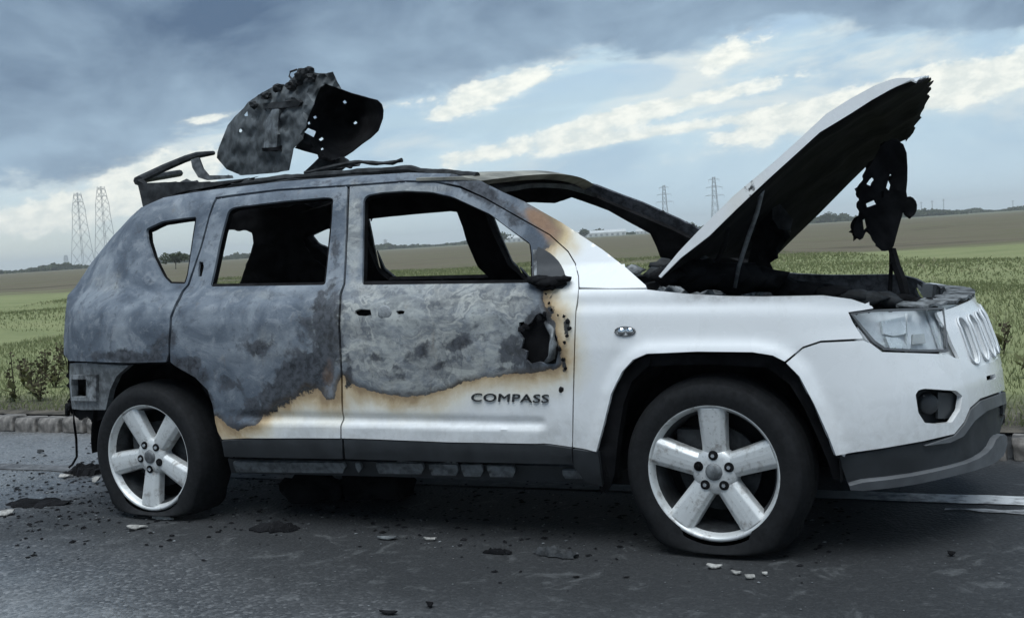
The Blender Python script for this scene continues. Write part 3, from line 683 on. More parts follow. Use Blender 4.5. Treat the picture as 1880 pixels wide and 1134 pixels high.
b = MB(); b.lathe([(0.0, -0.006), (0.028, -0.004), (0.036, 0.004), (0.040, 0.03), (0.03, 0.05)], (0, 0, 0), 24)
fo = b.build('fog_lamp', M['plastic'], car, smooth=True); fo.location = Vector(fg)-car.location; fo.rotation_euler = (0, 0, 0.55)
panel('fog_lamp_bezel', [(1722, 720), (1760, 722), (1756, 748), (1744, 768), (1722, 768)], off=0.03, mt='plastic', th=0.01, step=12)
panel('tow_recess', [(1803, 678), (1836, 678), (1836, 704), (1803, 704)], off=0.035, mt='soot', th=0.005, step=14)
# headlamp: bowl, reflectors, clear lens
HL = [(1561, 575), (1607, 568), (1660, 566), (1733, 564), (1737, 600), (1742, 645), (1680, 645), (1624, 642), (1603, 628), (1581, 602)]
hl = empty('headlight', tuple(hit(np.array([(1650, 610.0)]))[0]-np.array(car.location))); hl.parent = car
panel('lamp_bowl', HL, off=0.045, mt='reflector', th=0.01, step=10, parent=hl)
panel('lamp_surround', HL, [[(1566, 577), (1607, 572), (1660, 570), (1731, 568), (1735, 600), (1739, 641), (1680, 641), (1626, 638), (1607, 625), (1585, 600)]], off=-0.001, mt='grey_plastic', th=0.015, step=8, bstep=5, parent=hl)
panel('inner_reflector', [(1618, 590), (1662, 580), (1664, 612), (1640, 617), (1622, 612)], off=0.03, mt='bright', th=0.01, step=6, parent=hl)
panel('inner_reflector', [(1626, 618), (1650, 620), (1664, 634), (1664, 642), (1634, 640)], off=0.03, mt='bright', th=0.01, step=6, parent=hl)
panel('inner_divider', [(1666, 575), (1674, 575), (1672, 645), (1665, 645)], off=0.03, mt='reflector', th=0.01, step=6, parent=hl)
panel('inner_reflector', [(1676, 614), (1697, 612), (1699, 630), (1676, 632)], off=0.03, mt='palewall', th=0.01, step=6, parent=hl)
panel('inner_divider', [(1703, 570), (1718, 570), (1738, 642), (1728, 643)], off=0.03, mt='reflector', th=0.01, step=6, parent=hl)
panel('lens', [(q[0], q[1]) for q in HL], off=0.004, mt='glass', th=0.004, step=10, parent=hl)
# nose panel between lamp and grille, and the grille
NOSE = [(1736, 563), (1752, 562), (1780, 556), (1792, 560), (1804, 575), (1822, 620), (1833, 655), (1826, 660), (1797, 669), (1770, 659), (1745, 650), (1740, 610)]
gy0, gy1, gz0, gz1 = 0.47, 1.27, 0.615, 0.785
nose_slots = []
def nosept(y, z, off=0.0):
    bb = YC-np.interp(z, _ZB, _YB)-off; xf = np.interp(z, _ZF, _XF)-off
    return Vector((.25+(xf-.25)*math.sqrt(max(0, 1-((y-YC)/bb)**2)), y, z))
def capsule(yc, z0, z1, r, n=6):
    pts = []
    for k in range(n+1): a = PI*k/n; pts.append((yc+r*math.cos(a), z1-r+r*math.sin(a)))
    for k in range(n+1): a = PI+PI*k/n; pts.append((yc+r*math.cos(a), z0+r+r*math.sin(a)))
    return pts
# nose skin meshed in (y, z) with the seven slots cut out
slots = [capsule(YC+(k-3)*0.112, gz0, gz1, 0.036) for k in range(7)]
sk = [(0.44, 0.605), (0.50, 0.585), (0.65, 0.57), (YC, 0.565), (1.09, 0.57), (1.24, 0.585), (1.30, 0.605), (1.33, 0.70), (1.34, 0.815), (1.10, 0.825), (YC, 0.83), (0.64, 0.825), (0.40, 0.815), (0.41, 0.70)]
S = 1000
V, Fc = tri2d([(y*S, z*S) for y, z in sk], [[(y*S, z*S) for y, z in s] for s in slots], 22, 14)
P = [nosept(y/S, z/S, 0.002) for y, z in V]
o = mesh('grille_panel', P, [tuple(f) for f in Fc], M['paint'], car); paint_attrs(o, np.full((len(V), 2), (1700.0, 560.0)))
bm = bmesh.new(); bm.from_mesh(o.data)
for f in bm.faces:
    if f.normal.x < 0: f.normal_flip()
bm.to_mesh(o.data); bm.free(); solid(o, 0.012)
for k in range(7):
    yc_ = YC+(k-3)*0.112
    ring = MB(); pts = [nosept(y, z, -0.003) for y, z in capsule(yc_, gz0, gz1, 0.037)]; ring.tube(pts+[pts[0]], 0.0042, 6, False)
    gs = ring.build('grille_slot', M['reflector'], car, smooth=True)
    ins = MB(); cp = capsule(yc_, gz0, gz1, 0.035); ins.add([nosept(y, z, 0.03) for y, z in cp], [tuple(range(len(cp)))])
    ins.build('slot_insert', M['palewall'], gs)
    hb = MB(); q = nosept(yc_, gz1-0.030, 0.024); hb.lathe([(0.0, 0), (0.016, 0.0), (0.017, 0.01)], (0, 0, 0), 14)
    hh = hb.build('bolt_hole', M['soot'], gs); hh.location = q-Vector(car.location); hh.rotation_euler = (0, 0, PI/2)

panel('lamp_panel', [(1722, 560), (1790, 558), (1812, 600), (1822, 660), (1780, 668), (1730, 655), (1724, 600)], off=0.028, step=12, th=0.01)
panel('lamp_panel', [(1575, 600), (1600, 632), (1622, 648), (1745, 654), (1745, 668), (1610, 660), (1570, 630)], off=0.03, step=12, th=0.01)
# dark inner structure behind the outer panels, both sides; window openings a little smaller
def shrink(poly, k):
    c = np.mean(poly, axis=0); return [tuple(c+(np.array(q)-c)*k) for q in poly]
inner_o = [(150, 655), (146, 600), (156, 548), (196, 492), (228, 447), (272, 392), (392, 353), (520, 338), (640, 330), (750, 323), (830, 326), (924, 359), (1032, 415), (1106, 463), (1180, 527), (1062, 540), (1056, 640), (1052, 850), (900, 850), (640, 842), (415, 838), (400, 795), (388, 735), (360, 695), (318, 668), (237, 668)]
panel('inner_frame', inner_o, [shrink(QWIN, .95), shrink(RWIN, .975), shrink(FWIN, .985)], off=0.03, mt='soot', th=0.03, step=14)
def deeper(h, dy, lim): return [(x_, y_+dy if y_ > lim else y_) for x_, y_ in h]
QF, RF, FF = deeper(QWIN, 14, 480), deeper(RWIN, 22, 500), deeper(FWIN, 30, 500)
QF = [(x_-(38 if x_ > 335 else 12), y_+(24 if y_ < 445 else 0)) for x_, y_ in QF]
RF = [(x_-(34 if x_ < 435 else 26 if x_ > 590 else 26), y_+(22 if y_ < 402 else 0)) for x_, y_ in RF]
FF = [(x_-(32 if x_ < 680 else 0), y_+(14 if y_ < 366 and x_ < 800 else -9 if 820 < x_ < 976 and y_ < 460 else 0)) for x_, y_ in FF]
panel('far_inner_frame', [(q[0]-14, q[1]+12) if 880 < q[0] < 1190 and q[1] < 500 else q for q in inner_o], [shrink(QF, .95), shrink(RF, .97), shrink(FF, .98)], off=0.03, mt='soot', th=0.03, step=14, mirror=True)
panel('far_side_frame', [(x_+16, y_) if x_ < 262 and y_ < 600 else (x_, y_) for x_, y_ in side_outline], [QF], th=0.014, hsm=1, mirror=True, burnt=1.4, step=12)
panel('far_rear_door', rdoor, [soft(RF)], mirror=True, burnt=1.4, step=12)
panel('far_front_door', fdoor, [soft(FF)], mirror=True, burnt=1.4, step=12)
panel('far_front_wing', [(x_, y_+12) if y_ < 600 else (x_, y_) for x_, y_ in wing], mirror=True, step=12, burnt=1.4)
panel('far_bumper', bump_o, mirror=True, step=14, off=0.03)
panel('far_headlight', HL, mirror=True, mt='reflector', step=14)
panel('far_valance', [(1539, 838), (1753, 799), (1801, 734), (1846, 718), (1848, 742), (1834, 800), (1806, 848), (1559, 902)], off=0.01, mt='plastic', th=0.02, step=20, mirror=True)
# edge behind the window sills (dark weather strips)
panel('weather_strip', [(384, 521), (600, 518), (600, 527), (384, 530)], off=0.02, mt='soot', th=0.03, step=9)
panel('weather_strip', [(664, 516), (905, 514), (985, 514), (985, 526), (664, 528)], off=0.02, mt='soot', th=0.03, step=9)

# door mirror foot and sail panel
panel('mirror_sail', [(984, 452), (998, 457), (1014, 467), (1028, 482), (1037, 500), (1042, 528), (1000, 530), (984, 524), (986, 490)], off=-0.006, mt='plastic', th=0.02, step=7, sm=1)
panel('window_post', [(978, 458), (985, 458), (987, 508), (981, 509)], off=-0.004, mt='ashgrey', th=0.02, step=6)
mf = hit(np.array([(1008, 517.0)]))[0]
b = MB()
for k, (px_, py_, r_) in enumerate([(982, 512, .022), (992, 516, .026), (1004, 519, .028), (1016, 518, .027), (1027, 515, .024), (1036, 512, .018), (1000, 527, .018), (1010, 528, .016)]):
    vs_, fs_ = lump(onY(px_, py_, mf[1]-.02), r_, 40+k, (1.5, 1.1, .72)); b.add(vs_, fs_)
b.build('melted_mirror_foot', M['soot'], car, smooth=True)
# melted hole in the door front: curled trim strip and drips around it
pt = lambda px, py, off=0.0: Vector(hit(np.array([(float(px), float(py))]), off)[0])
b = MB(); b.tube([pt(1003, 592, .02), pt(1012, 606, -.01), pt(1016, 630, -.015), pt(1013, 655, -.01), pt(1003, 664, .01)], [.010, .014, .016, .014, .008], 8)
b.build('curled_trim_strip', M['undergrey'], car, smooth=True)
for (qx, qy, r_) in [(1003, 540, .006), (1008, 556, .007), (1013, 568, .007), (990, 585, .016), (1000, 577, .012), (965, 600, .02), (958, 604, .016), (1036, 580, .008), (1043, 590, .011), (1046, 603, .012), (1042, 616, .009), (1037, 628, .008), (1034, 660, .010), (1038, 676, .009), (1029, 716, .009), (1026, 640, .012), (1025, 578, .006)]:
    q = pt(qx, qy, -.004); rr = r_*0.8
    R = Matrix.Rotation(rng.uniform(0, 3), 3, 'Y')
    b = MB(); b.add([q+R @ Vector((rr*math.cos(a)*rng.uniform(.6, 1.3), rng.uniform(-.006, .0), rr*1.2*math.sin(a)*rng.uniform(.6, 1.3))) for a in np.linspace(0, 6.28, 8)[:-1]]+[q+Vector((0, -.010, 0))], [(i, (i+1) % 7, 7) for i in range(7)])
    b.build('burnt_drip', M['soot'], car, smooth=True)
# exposed latch plate where the door handle was
b = MB(); q = pt(706, 575, -.002); b.lathe([(0.0, -.003), (.026, -.003), (.031, -.001), (.033, .004)], (q.x, q.y, q.z), 20)
b.build('handle_plate', M['ashgrey'], car, smooth=True)
# side repeater lamp
b = MB()
for dx in (-0.016, 0.016): 
    q = pt(1148, 608, -.004)+Vector((dx, 0, 0)); b.lathe([(0.0, -.008), (.010, -.006), (.016, .002)], (q.x, q.y, q.z), 12)
rp = b.build('side_repeater', M['chrome'], car, smooth=True)
q = pt(1148, 608, 0.0); b = MB(); b.tube([q+Vector((.038*math.cos(a), -.004, .016*math.sin(a))) for a in np.linspace(0, 2*PI, 25)], .003, 6, False); b.build('bezel', M['grey_plastic'], rp)

# model name on the front door
cu = bpy.data.curves.new('badge', 'FONT'); cu.body = 'COMPASS'; cu.size = 0.062; cu.extrude = 0.003; cu.space_character = 1.05; cu.shear = 0.12; cu.offset = 0.0
to = bpy.data.objects.new('tmp', cu); COL.objects.link(to)
dg = bpy.context.evaluated_depsgraph_get(); me = bpy.data.meshes.new_from_object(to.evaluated_get(dg)); bpy.data.objects.remove(to)
A, B_ = pt(866, 736, -.004), pt(1008, 739, -.004)
co = np.zeros(len(me.vertices)*3); me.vertices.foreach_get('co', co); co = co.reshape(-1, 3)
wd = co[:, 0].max()-co[:, 0].min(); hh_ = co[:, 1].max()-co[:, 1].min()
ex = (B_-A)/wd; ez = Vector((0, 0, 0.031/hh_))
nv = [A+ex*float(c[0]-co[:, 0].min())+ez*float(c[1]-co[:, 1].min())+Vector((0, -float(c[2]), 0)) for c in co]
me.vertices.foreach_set('co', np.array([tuple(q) for q in nv]).ravel()); me.update(); me.materials.clear()
link('name_badge', me, M['charred'], car, smooth=False)

# rear corner: bare bumper bracket with a square opening, sill strips
panel('rear_bracket', [(128, 667), (180, 668), (236, 671), (214, 690), (202, 715), (194, 752), (150, 752), (132, 750), (127, 700)], [[(129, 695), (158, 696), (158, 729), (131, 728)]], off=0.02, mt='undergrey', th=0.03, step=7)
panel('bracket_frame', [(127, 688), (176, 688), (176, 736), (130, 735)], [[(131, 696), (158, 696), (158, 729), (132, 728)]], off=0.005, mt='ashgrey', th=0.03, step=6)
panel('rear_panel_behind', [(124, 660), (240, 664), (215, 700), (196, 765), (130, 760)], off=0.10, mt='soot', th=0.02, step=14)
panel('torn_lower_skirt', [(132, 752), (194, 752), (188, 768), (172, 776), (160, 764), (146, 770), (136, 762)], off=0.04, mt='soot', th=0.01, step=7)
b = MB(); b.tube([pt(134, 745, .03), pt(136, 775, .02), pt(140, 805, .03), pt(141, 838, .02), pt(133, 852, .02), pt(126, 858, .02)], .006, 6); b.tube([pt(126, 742, .05), pt(124, 762, .05)], [.018, .012], 7)
b.build('hanging_cable', M['soot'], car, smooth=True)
# rocker panel and its broken sill pieces
panel('rocker_panel', [(418, 842), (640, 846), (822, 851), (1052, 856), (1100, 866), (1106, 892), (1060, 886), (900, 880), (700, 874), (425, 868)], off=0.035, mt='plastic', th=0.05, step=16)
for (x0, x1, ya, yb) in [(428, 634, 848, 866), (652, 664, 850, 867), (690, 778, 850, 869), (787, 842, 852, 872), (846, 887, 853, 874), (894, 946, 855, 875), (1032, 1074, 863, 878)]:
    k = rng.uniform(-1.5, 1.5)
    panel('sill_piece', [(x0, ya), (x1-4, ya+(x1-x0)*0.008), (x1, (ya+yb)/2), (x1-5, yb+(x1-x0)*0.01), (x0+6, yb), (x0+1, ya+8)], off=0.012+rng.uniform(-.004, .004), mt='undergrey', th=0.014, step=8)

# --- wheels
def tyre(cx, cy, cz, flat, seed):
    r_ = random.Random(seed); prof = []
    R, Ri, Wd = 0.338, 0.236, 0.215
    for k in range(25):
        a = -PI*0.5+PI*k/24*1.0
        # superelliptic tyre section, outer side towards -Y
        yy = -math.sin(a); rr = math.cos(a)
        y = Wd/2*math.copysign(abs(yy)**0.55, yy); r = Ri+(R-Ri)*(max(rr, 0)**0.55)
        if 0 < k < 24: y += math.copysign(0.010, yy)*math.sin(PI*min(1, (r-Ri)/(R-Ri)))
        if yy > .3 and abs(r-.262) < .006: y += .004
        if abs(yy) < .75 and k % 2 == 0: r -= .007
        prof.append((r, y+Wd/2-0.012))
    b = MB(); b.lathe(prof, (0, 0, 0), 96)
    vs = []
    for (x, y, z) in b.v:
        zz = z+cz; k = 0.03+flat-zz
        if k > -0.06:
            sp_ = 0.016*math.log(1+math.exp(min(30, k/0.016))); ym = Wd/2-0.012
            y = ym+(y-ym)*(1+min(0.30, sp_*2.2)); zz = max(0.003, zz+sp_-0.026); x *= 1+sp_*0.15
        vs.append((x+cx, y+cy, zz+0.0))
    b.v = vs
    return b
def wheel(cx, cy, cz, rot, flat, seed, side=1, sag=True):
    w_ = empty('wheel', (cx-car.location.x, cy-car.location.y, cz)); w_.parent = car
    t_ = tyre(0, 0, cz, flat, seed)
    t_.v = [(x+cx, (y if side > 0 else -y)+cy, z) for x, y, z in t_.v]
    t_.build('tyre', M['rubber'], w_, smooth=True)
    s = side
    P = lambda pr: [(r, y*s) for r, y in pr]
    b = MB(); b.lathe(P([(0.246, 0.004), (0.248, -0.004), (0.244, -0.011), (0.236, -0.013), (0.231, -0.008), (0.226, 0.004), (0.220, 0.018)]), (cx, cy, cz), 72)
    rim = b.build('rim', M['alloy'], w_, smooth=True)
    b = MB(); b.lathe(P([(0.220, 0.018), (0.212, 0.034), (0.206, 0.075), (0.203, 0.17), (0.225, 0.20), (0.235, 0.205)]), (cx, cy, cz), 72); b.build('rim_barrel', M['charred'], w_, smooth=True)
    # five broad spokes with a raised flat face and stepped edges
    for k in range(5):
        a = rot+k*2*PI/5; ca, sa = math.cos(a), math.sin(a)
        def Q(r, t, y): return (cx+r*ca-t*sa, cy+y*s, cz+r*sa+t*ca)
        b = MB()
        sec = [(0.040, 0.036, 0.012), (0.085, 0.034, 0.006), (0.15, 0.0375, 0.0), (0.205, 0.041, -0.004), (0.228, 0.043, -0.006)]
        rows = []
        for r, hw, y in sec:
            rows.append([Q(r, -hw-0.012, y+0.046), Q(r, -hw-0.009, y+0.014), Q(r, -hw*0.80, y), Q(r, -hw*0.2, y-0.002), Q(r, hw*0.2, y-0.002), Q(r, hw*0.80, y), Q(r, hw+0.009, y+0.014), Q(r, hw+0.012, y+0.046)])
        vs = [q for rw in rows for q in rw]; m_ = 8; fs = []
        for i in range(len(rows)-1):
            for j in range(m_-1): fs.append((i*m_+j, i*m_+j+1, (i+1)*m_+j+1, (i+1)*m_+j))
        fs.append(tuple((len(rows)-1)*m_+j for j in range(m_))); fs.append(tuple(range(m_-1, -1, -1)))
        b.add(vs, fs); b.build('spoke', M['alloy'], w_, bevel=0.004)
    b = MB(); b.lathe(P([(0.0, 0.004), (0.05, 0.004), (0.074, 0.008), (0.084, 0.02), (0.086, 0.055)]), (cx, cy, cz), 40); b.build('hub', M['alloy'], w_, smooth=True)
    b = MB(); b.lathe(P([(0.0, -0.008), (0.020, -0.007), (0.029, -0.002), (0.032, 0.006)]), (cx, cy, cz), 28); b.build('centre_cap', M['undergrey'], w_, smooth=True)
    for k in range(5):
        a = rot+(k)*2*PI/5; q = (cx+0.058*math.cos(a), cy, cz+0.058*math.sin(a))
        b = MB(); b.lathe(P([(0.0, 0.0005), (0.0165, 0.0005), (0.018, 0.006)]), q, 18); well = b.build('nut_well', M['soot'], w_)
        b = MB(); b.lathe(P([(0.0, -0.004), (0.007, -0.004), (0.0095, 0.001), (0.0095, 0.006)]), q, 6); b.build('wheel_nut', M['chrome'] if k != 1 else M['soot'], well)
    b = MB(); b.lathe(P([(0.07, 0.075), (0.150, 0.075), (0.150, 0.09), (0.07, 0.09)]), (cx, cy, cz), 40); b.box((cx-0.10, cy+0.085*s, cz+0.06), (0.09, 0.06, 0.16)); b.build('brake_disc', M['charred'], w_)
    b = MB(); b.lathe(P([(0.0, 0.125), (0.205, 0.125), (0.205, 0.135)]), (cx, cy, cz), 32); b.build('backing_plate', M['soot'], w_)
    return w_
D = math.radians
wheel(0.0, 0.0, 0.305, D(90), 0.012, 1)
wheel(-2.635, 0.0, 0.285, D(-97), 0.02, 2)
wheel(0.0, 2*YC, 0.305, D(60), 0.012, 3, -1)
wheel(-2.635, 2*YC, 0.285, D(20), 0.02, 4, -1)

# wheel housings, floor pan, bulkheads
def housing(cx, cz, R, y0, y1, a0, a1, name='wheel_housing'):
    b = MB(); n = 22; vs = []; fs = []
    for k in range(n+1):
        a = a0+(a1-a0)*k/n; vs += [(cx+R*math.cos(a), y0, cz+R*math.sin(a)), (cx+R*math.cos(a), y1, cz+R*math.sin(a))]
    for k in range(n): fs.append((2*k, 2*k+1, 2*k+3, 2*k+2))
    i = len(vs); vs.append((cx, y1, cz)); fs += [(2*k+1, i, 2*k+3) for k in range(n)]
    b.add(vs, fs); return b.build(name, M['soot'], car, smooth=False)
for sgn in (0, 1):
    f = (lambda y: y) if sgn == 0 else (lambda y: 2*YC-y)
    housing(0.01, 0.31, 0.425, f(0.015), f(0.36), D(-4), D(186))
    housing(-2.62, 0.31, 0.425, f(0.05), f(0.36), D(-4), D(184))
# front edge of the arch liner hanging behind the wheel
panel('arch_liner', [(1098, 829), (1110, 785), (1126, 724), (1146, 684), (1170, 662), (1195, 652), (1192, 668), (1160, 700), (1145, 740), (1135, 800), (1128, 870), (1122, 892), (1112, 905), (1101, 897)], off=0.012, mt='soot', th=0.05, step=9)
panel('arch_liner', [(1195, 650), (1384, 649), (1421, 655), (1445, 668), (1470, 693), (1496, 745), (1520, 797), (1537, 838), (1546, 880), (1530, 880), (1518, 842), (1500, 800), (1476, 748), (1450, 705), (1410, 675), (1300, 668), (1195, 672)], off=0.03, mt='soot', th=0.05, step=9)
b = MB(); b.box((-1.25, YC, 0.245), (1.80, 1.50, 0.05)); b.box((-3.0, YC, 0.42), (0.75, 1.0, 0.10)); b.box((-2.2, YC, 0.33), (0.5, 1.2, 0.10))
b.build('floor_pan', M['soot'], car)
b = MB(); b.box((-0.42, YC, 0.60), (0.05, 1.58, 0.70)); b.build('bulkhead', M['soot'], car)
b = MB(); b.box((-2.3, YC, 0.60), (0.05, 1.5, 0.55)); b.box((-3.15, YC, 0.62), (0.04, 1.3, 0.5)); b.build('rear_bulkhead', M['soot'], car)
b = MB(); b.box((0.05, YC, 0.42), (0.95, 0.95, 0.34)); b.box((0.62, YC, 0.62), (0.04, 1.15, 0.36)); b.build('engine_block', M['soot'], car, bevel=0.03)
b = MB(); b.tube([(-1.9, 0.55, 0.20), (-2.2, 0.5, 0.2), (-2.6, 0.6, 0.22)], 0.03, 8); b.tube([(-2.66, 0.2, .28), (-2.66, 1.54, .28)], .035, 8); b.build('rear_axle', M['charred'], car, smooth=True)

# --- roof: sagging scorched sheet between the side rails
rn = [(262, 380), (300, 361), (345, 352), (392, 345), (520, 330), (640, 321), (750, 314), (830, 317), (880, 329)]
near = hit(np.array(rn, float), 0.0)
vs = []; fs = []; ny = 24
xs_ = np.interp(np.linspace(0, 1, 40), np.linspace(0, 1, len(near)), near[:, 0]); zs_ = np.interp(np.linspace(0, 1, 40), np.linspace(0, 1, len(near)), near[:, 2]); ys_ = np.interp(np.linspace(0, 1, 40), np.linspace(0, 1, len(near)), near[:, 1])
for i in range(40):
    for j in range(ny+1):
        t = j/ny; y = ys_[i]+(2*YC-2*ys_[i])*t; sag = 0.045*math.sin(PI*t)-0.06*math.sin(PI*t)**2*math.sin(PI*i/39)**.7
        vs.append((xs_[i]-(0.10*math.sin(PI*t) if i == 0 else 0)+(0.03*math.sin(PI*t)*(i/39)**4), y, zs_[i]-0.004+sag-.05*(i/39)**5+(0.006-.005*(i/39)**2)*math.sin(i*1.3+j*.9)+rng.uniform(-.001, .001)))
for i in range(39):
    for j in range(ny): fs.append((i*(ny+1)+j, (i+1)*(ny+1)+j, (i+1)*(ny+1)+j+1, i*(ny+1)+j+1))
o = mesh('roof', vs, fs, M['charred'], car); solid(o, 0.02)
# dark buckled gutter strip lying along the near roof edge
b = MB(); q = [pt(x_, y_, .03) for x_, y_ in dens([(262, 376), (300, 358), (345, 348), (392, 340), (520, 325), (640, 315), (750, 308), (768, 312), (800, 315), (836, 317), (872, 321)], 12, False)]
q = [p_+Vector((0, 0.02, -.006+rng.uniform(-.0015, .0015))) for p_ in q]
b.tube(q, [0.017+0.002*math.sin(i*.9)+rng.uniform(-.001, .001) for i in range(len(q))], 8); b.build('roof_rail', M['charred'], car)
b = MB(); q = [pt(x_, y_, .10) for x_, y_ in dens([(560, 318), (640, 300), (660, 297), (690, 300), (720, 299), (738, 294)], 10, False)]
b.tube(q, [0.010+rng.uniform(-.003, .003) for i in q], 6); b.build('loose_roof_strip', M['charred'], car)
# windscreen header and scuttle
hA = hit(np.array([(882, 332.0)]), .0)[0]
vs = []; fs = []
for j in range(21):
    t = j/20*.95; y = hA[1]+(2*YC-2*hA[1])*t; x = hA[0]+0.09*math.sin(PI*t)-.02*t; z = hA[2]+0.036*math.sin(PI*t)-.006*t
    vs += [(x-0.30, y, z+0.035), (x-0.08, y, z+0.022), (x+0.005, y, z+0.0), (x-0.05, y, z-0.02)]
for j in range(20):
    for k in range(3): fs.append((j*4+k, j*4+k+1, (j+1)*4+k+1, (j+1)*4+k))
o = mesh('windscreen_header', vs, fs, M['header'], car); solid(o, 0.012)

# --- spoiler and torn tailgate frame at the rear of the roof
def slab(name, outline, Yf, th, mt, step=9, parent=car, holes=(), sm=0, noise=0.0, amp=0.0):
    """a sheet with real thickness laid on a depth function Yf(V)"""
    V, Fc = tri2d(outline, holes, step, step*.8, sm); d = rays(V); Y = Yf(V)
    if amp: Y = Y+amp*np.sin(V[:, 0]*.11+V[:, 1]*.07)*np.cos(V[:, 1]*.13-V[:, 0]*.05)+amp*.6*np.sin(V[:, 0]*.31+1)*np.sin(V[:, 1]*.27)
    if parent is not car:
        tri_ = lambda x: np.abs(((x) % 1.0)-.5)*2
        Y = Y+.022*tri_((V[:, 0]*.8+V[:, 1]*.35)/46)+.018*tri_((V[:, 0]*.3-V[:, 1])/37)+.010*tri_((V[:, 0]+V[:, 1]*.9)/19)+nrg.uniform(-.0025, .0025, len(V))
    P = ORG+d*((Y-CY)/d[:, 1])[:, None]
    fl = [tuple(f) for f in Fc]
    if facing(P, fl) < 0: fl = [f[::-1] for f in fl]
    o = mesh(name, P, fl, M[mt], parent); solid(o, th); return o
slab('spoiler_end', [(251, 331), (262, 336), (330, 334), (390, 334), (470, 326), (392, 342), (330, 353), (262, 379), (258, 360)], lambda V: .34+(V[:, 0]-255)*0.0002, 0.03, 'charred', amp=.006)
b = MB()
q = [onY(255, 331, .40), onY(300, 309, .62), onY(340, 292, .85), onY(362, 285, 1.0), onY(392, 281, 1.15)]
b.tube(q, [.022, .020, .019, .018, .012], 8); b.build('tailgate_bar', M['charred'], car)
slab('tailgate_strap', [(350, 293), (364, 289), (372, 310), (382, 322), (424, 322), (426, 327), (380, 331), (364, 326), (353, 308)], lambda V: .75+(V[:, 0]-350)*0.0012, 0.03, 'undergrey', 6)
b = MB(); q = [onY(253, 333, .36), onY(252, 331, .7), onY(330, 318, 1.35)]; b.tube(q, .02, 8); b.build('tailgate_bar', M['charred'], car)

# what is left of the tailgate frame and far rear pillar
slab('far_rear_pillar', [(438, 530), (447, 500), (458, 472), (465, 446), (463, 428), (452, 423), (402, 421), (392, 400), (396, 372), (600, 355), (610, 420), (584, 419), (563, 425), (556, 437), (560, 452), (578, 476), (604, 498), (604, 530)], lambda V: 1.22+(V[:, 0]-440)*.0018, .03, 'soot', 7, amp=.004)
# --- bonnet raised on its hinges, warped on the far side
ne = [(1212, 507), (1250, 470), (1302, 428), (1355, 377), (1407, 327), (1505, 237), (1566, 200), (1634, 160), (1672, 146), (1686, 147)]
fe = [(1411, 480), (1450, 440), (1500, 392), (1560, 331), (1606, 286), (1630, 268), (1650, 258), (1668, 250)]
K, J = 44, 26
def lerp_poly(pl, t):
    pl = np.array(pl, float); s_ = np.r_[0, np.cumsum(np.linalg.norm(np.diff(pl, axis=0), axis=1))]; s_ /= s_[-1]
    return np.stack([np.interp(t, s_, pl[:, 0]), np.interp(t, s_, pl[:, 1])], -1)
tt = np.linspace(0, 1, K+1)
n3 = np.array([onY(*q, .10+.20*k**2) for q, k in zip(lerp_poly(ne, tt), tt)]); f3 = np.array([onY(*q, 1.65-.25*k**2) for q, k in zip(lerp_poly(fe, tt), tt)])
topv = []; fs = []
hb = []
for i in range(K+1):
    for j in range(J+1):
        s_ = j/J; p_ = n3[i]*(1-s_)+f3[i]*s_
        nrm = np.array([-.55, 0, .83]); crown = 0.085*math.sin(PI*s_)**0.7*(0.4+0.6*math.sin(PI*min(1, tt[i]*1.1+.1))**.5)
        fwd = np.array([.80, 0, .58])*(0.10*math.sin(PI*s_)*tt[i]**3+(rng.uniform(-.012, .012)+.014*math.sin(j*2.1) if i == K else 0))
        hb.append(p_+nrm*crown+fwd)
for i in range(K):
    for j in range(J): fs.append((i*(J+1)+j, (i+1)*(J+1)+j, (i+1)*(J+1)+j+1, i*(J+1)+j+1))
o = mesh('bonnet', hb, fs, M['paint'], car)
bm = bmesh.new(); bm.from_mesh(o.data)
for f in bm.faces:
    if f.normal.z < 0: f.normal_flip()
bm.to_mesh(o.data); bm.free()
vb = np.array(hb); st = np.repeat(tt, J+1)
for k, a in dict(burn=-0.55+0.62*np.exp(-((st-.42)/.10)**2)*(1-np.tile(np.linspace(0, 1, J+1), K+1))**.3+0.45*np.tile(np.linspace(0, 1, J+1), K+1), char=np.zeros(len(vb)), rust=np.zeros(len(vb)), pale=np.ones(len(vb))*.8).items():
    at_ = o.data.attributes.new(k, 'FLOAT', 'POINT'); at_.data.foreach_set('value', a.astype(np.float32))
solid(o, 0.006)
bon = o
# inner frame of the bonnet (soot-black underside)
vs = []
for i in range(K+1):
    for j in range(J+1):
        p_ = np.array(hb[i*(J+1)+j]); s_ = j/J
        e_ = min(1, min(s_, 1-s_)*14, tt[i]*12+.1, (1-tt[i])*16+.15)
        rib = 0.012*max(0, math.cos(s_*PI*6))**3+0.010*max(0, math.sin(tt[i]*11+s_*2))**4
        vs.append(p_+np.array([.55, 0, -.83])*(0.010+0.026*e_+rib*e_)+np.array([0, .012 if j == 0 else (-.012 if j == J else 0), 0]))
o = mesh('bonnet_inner_frame', vs, fs, M['soot'], car); solid(o, 0.004, 1.0)
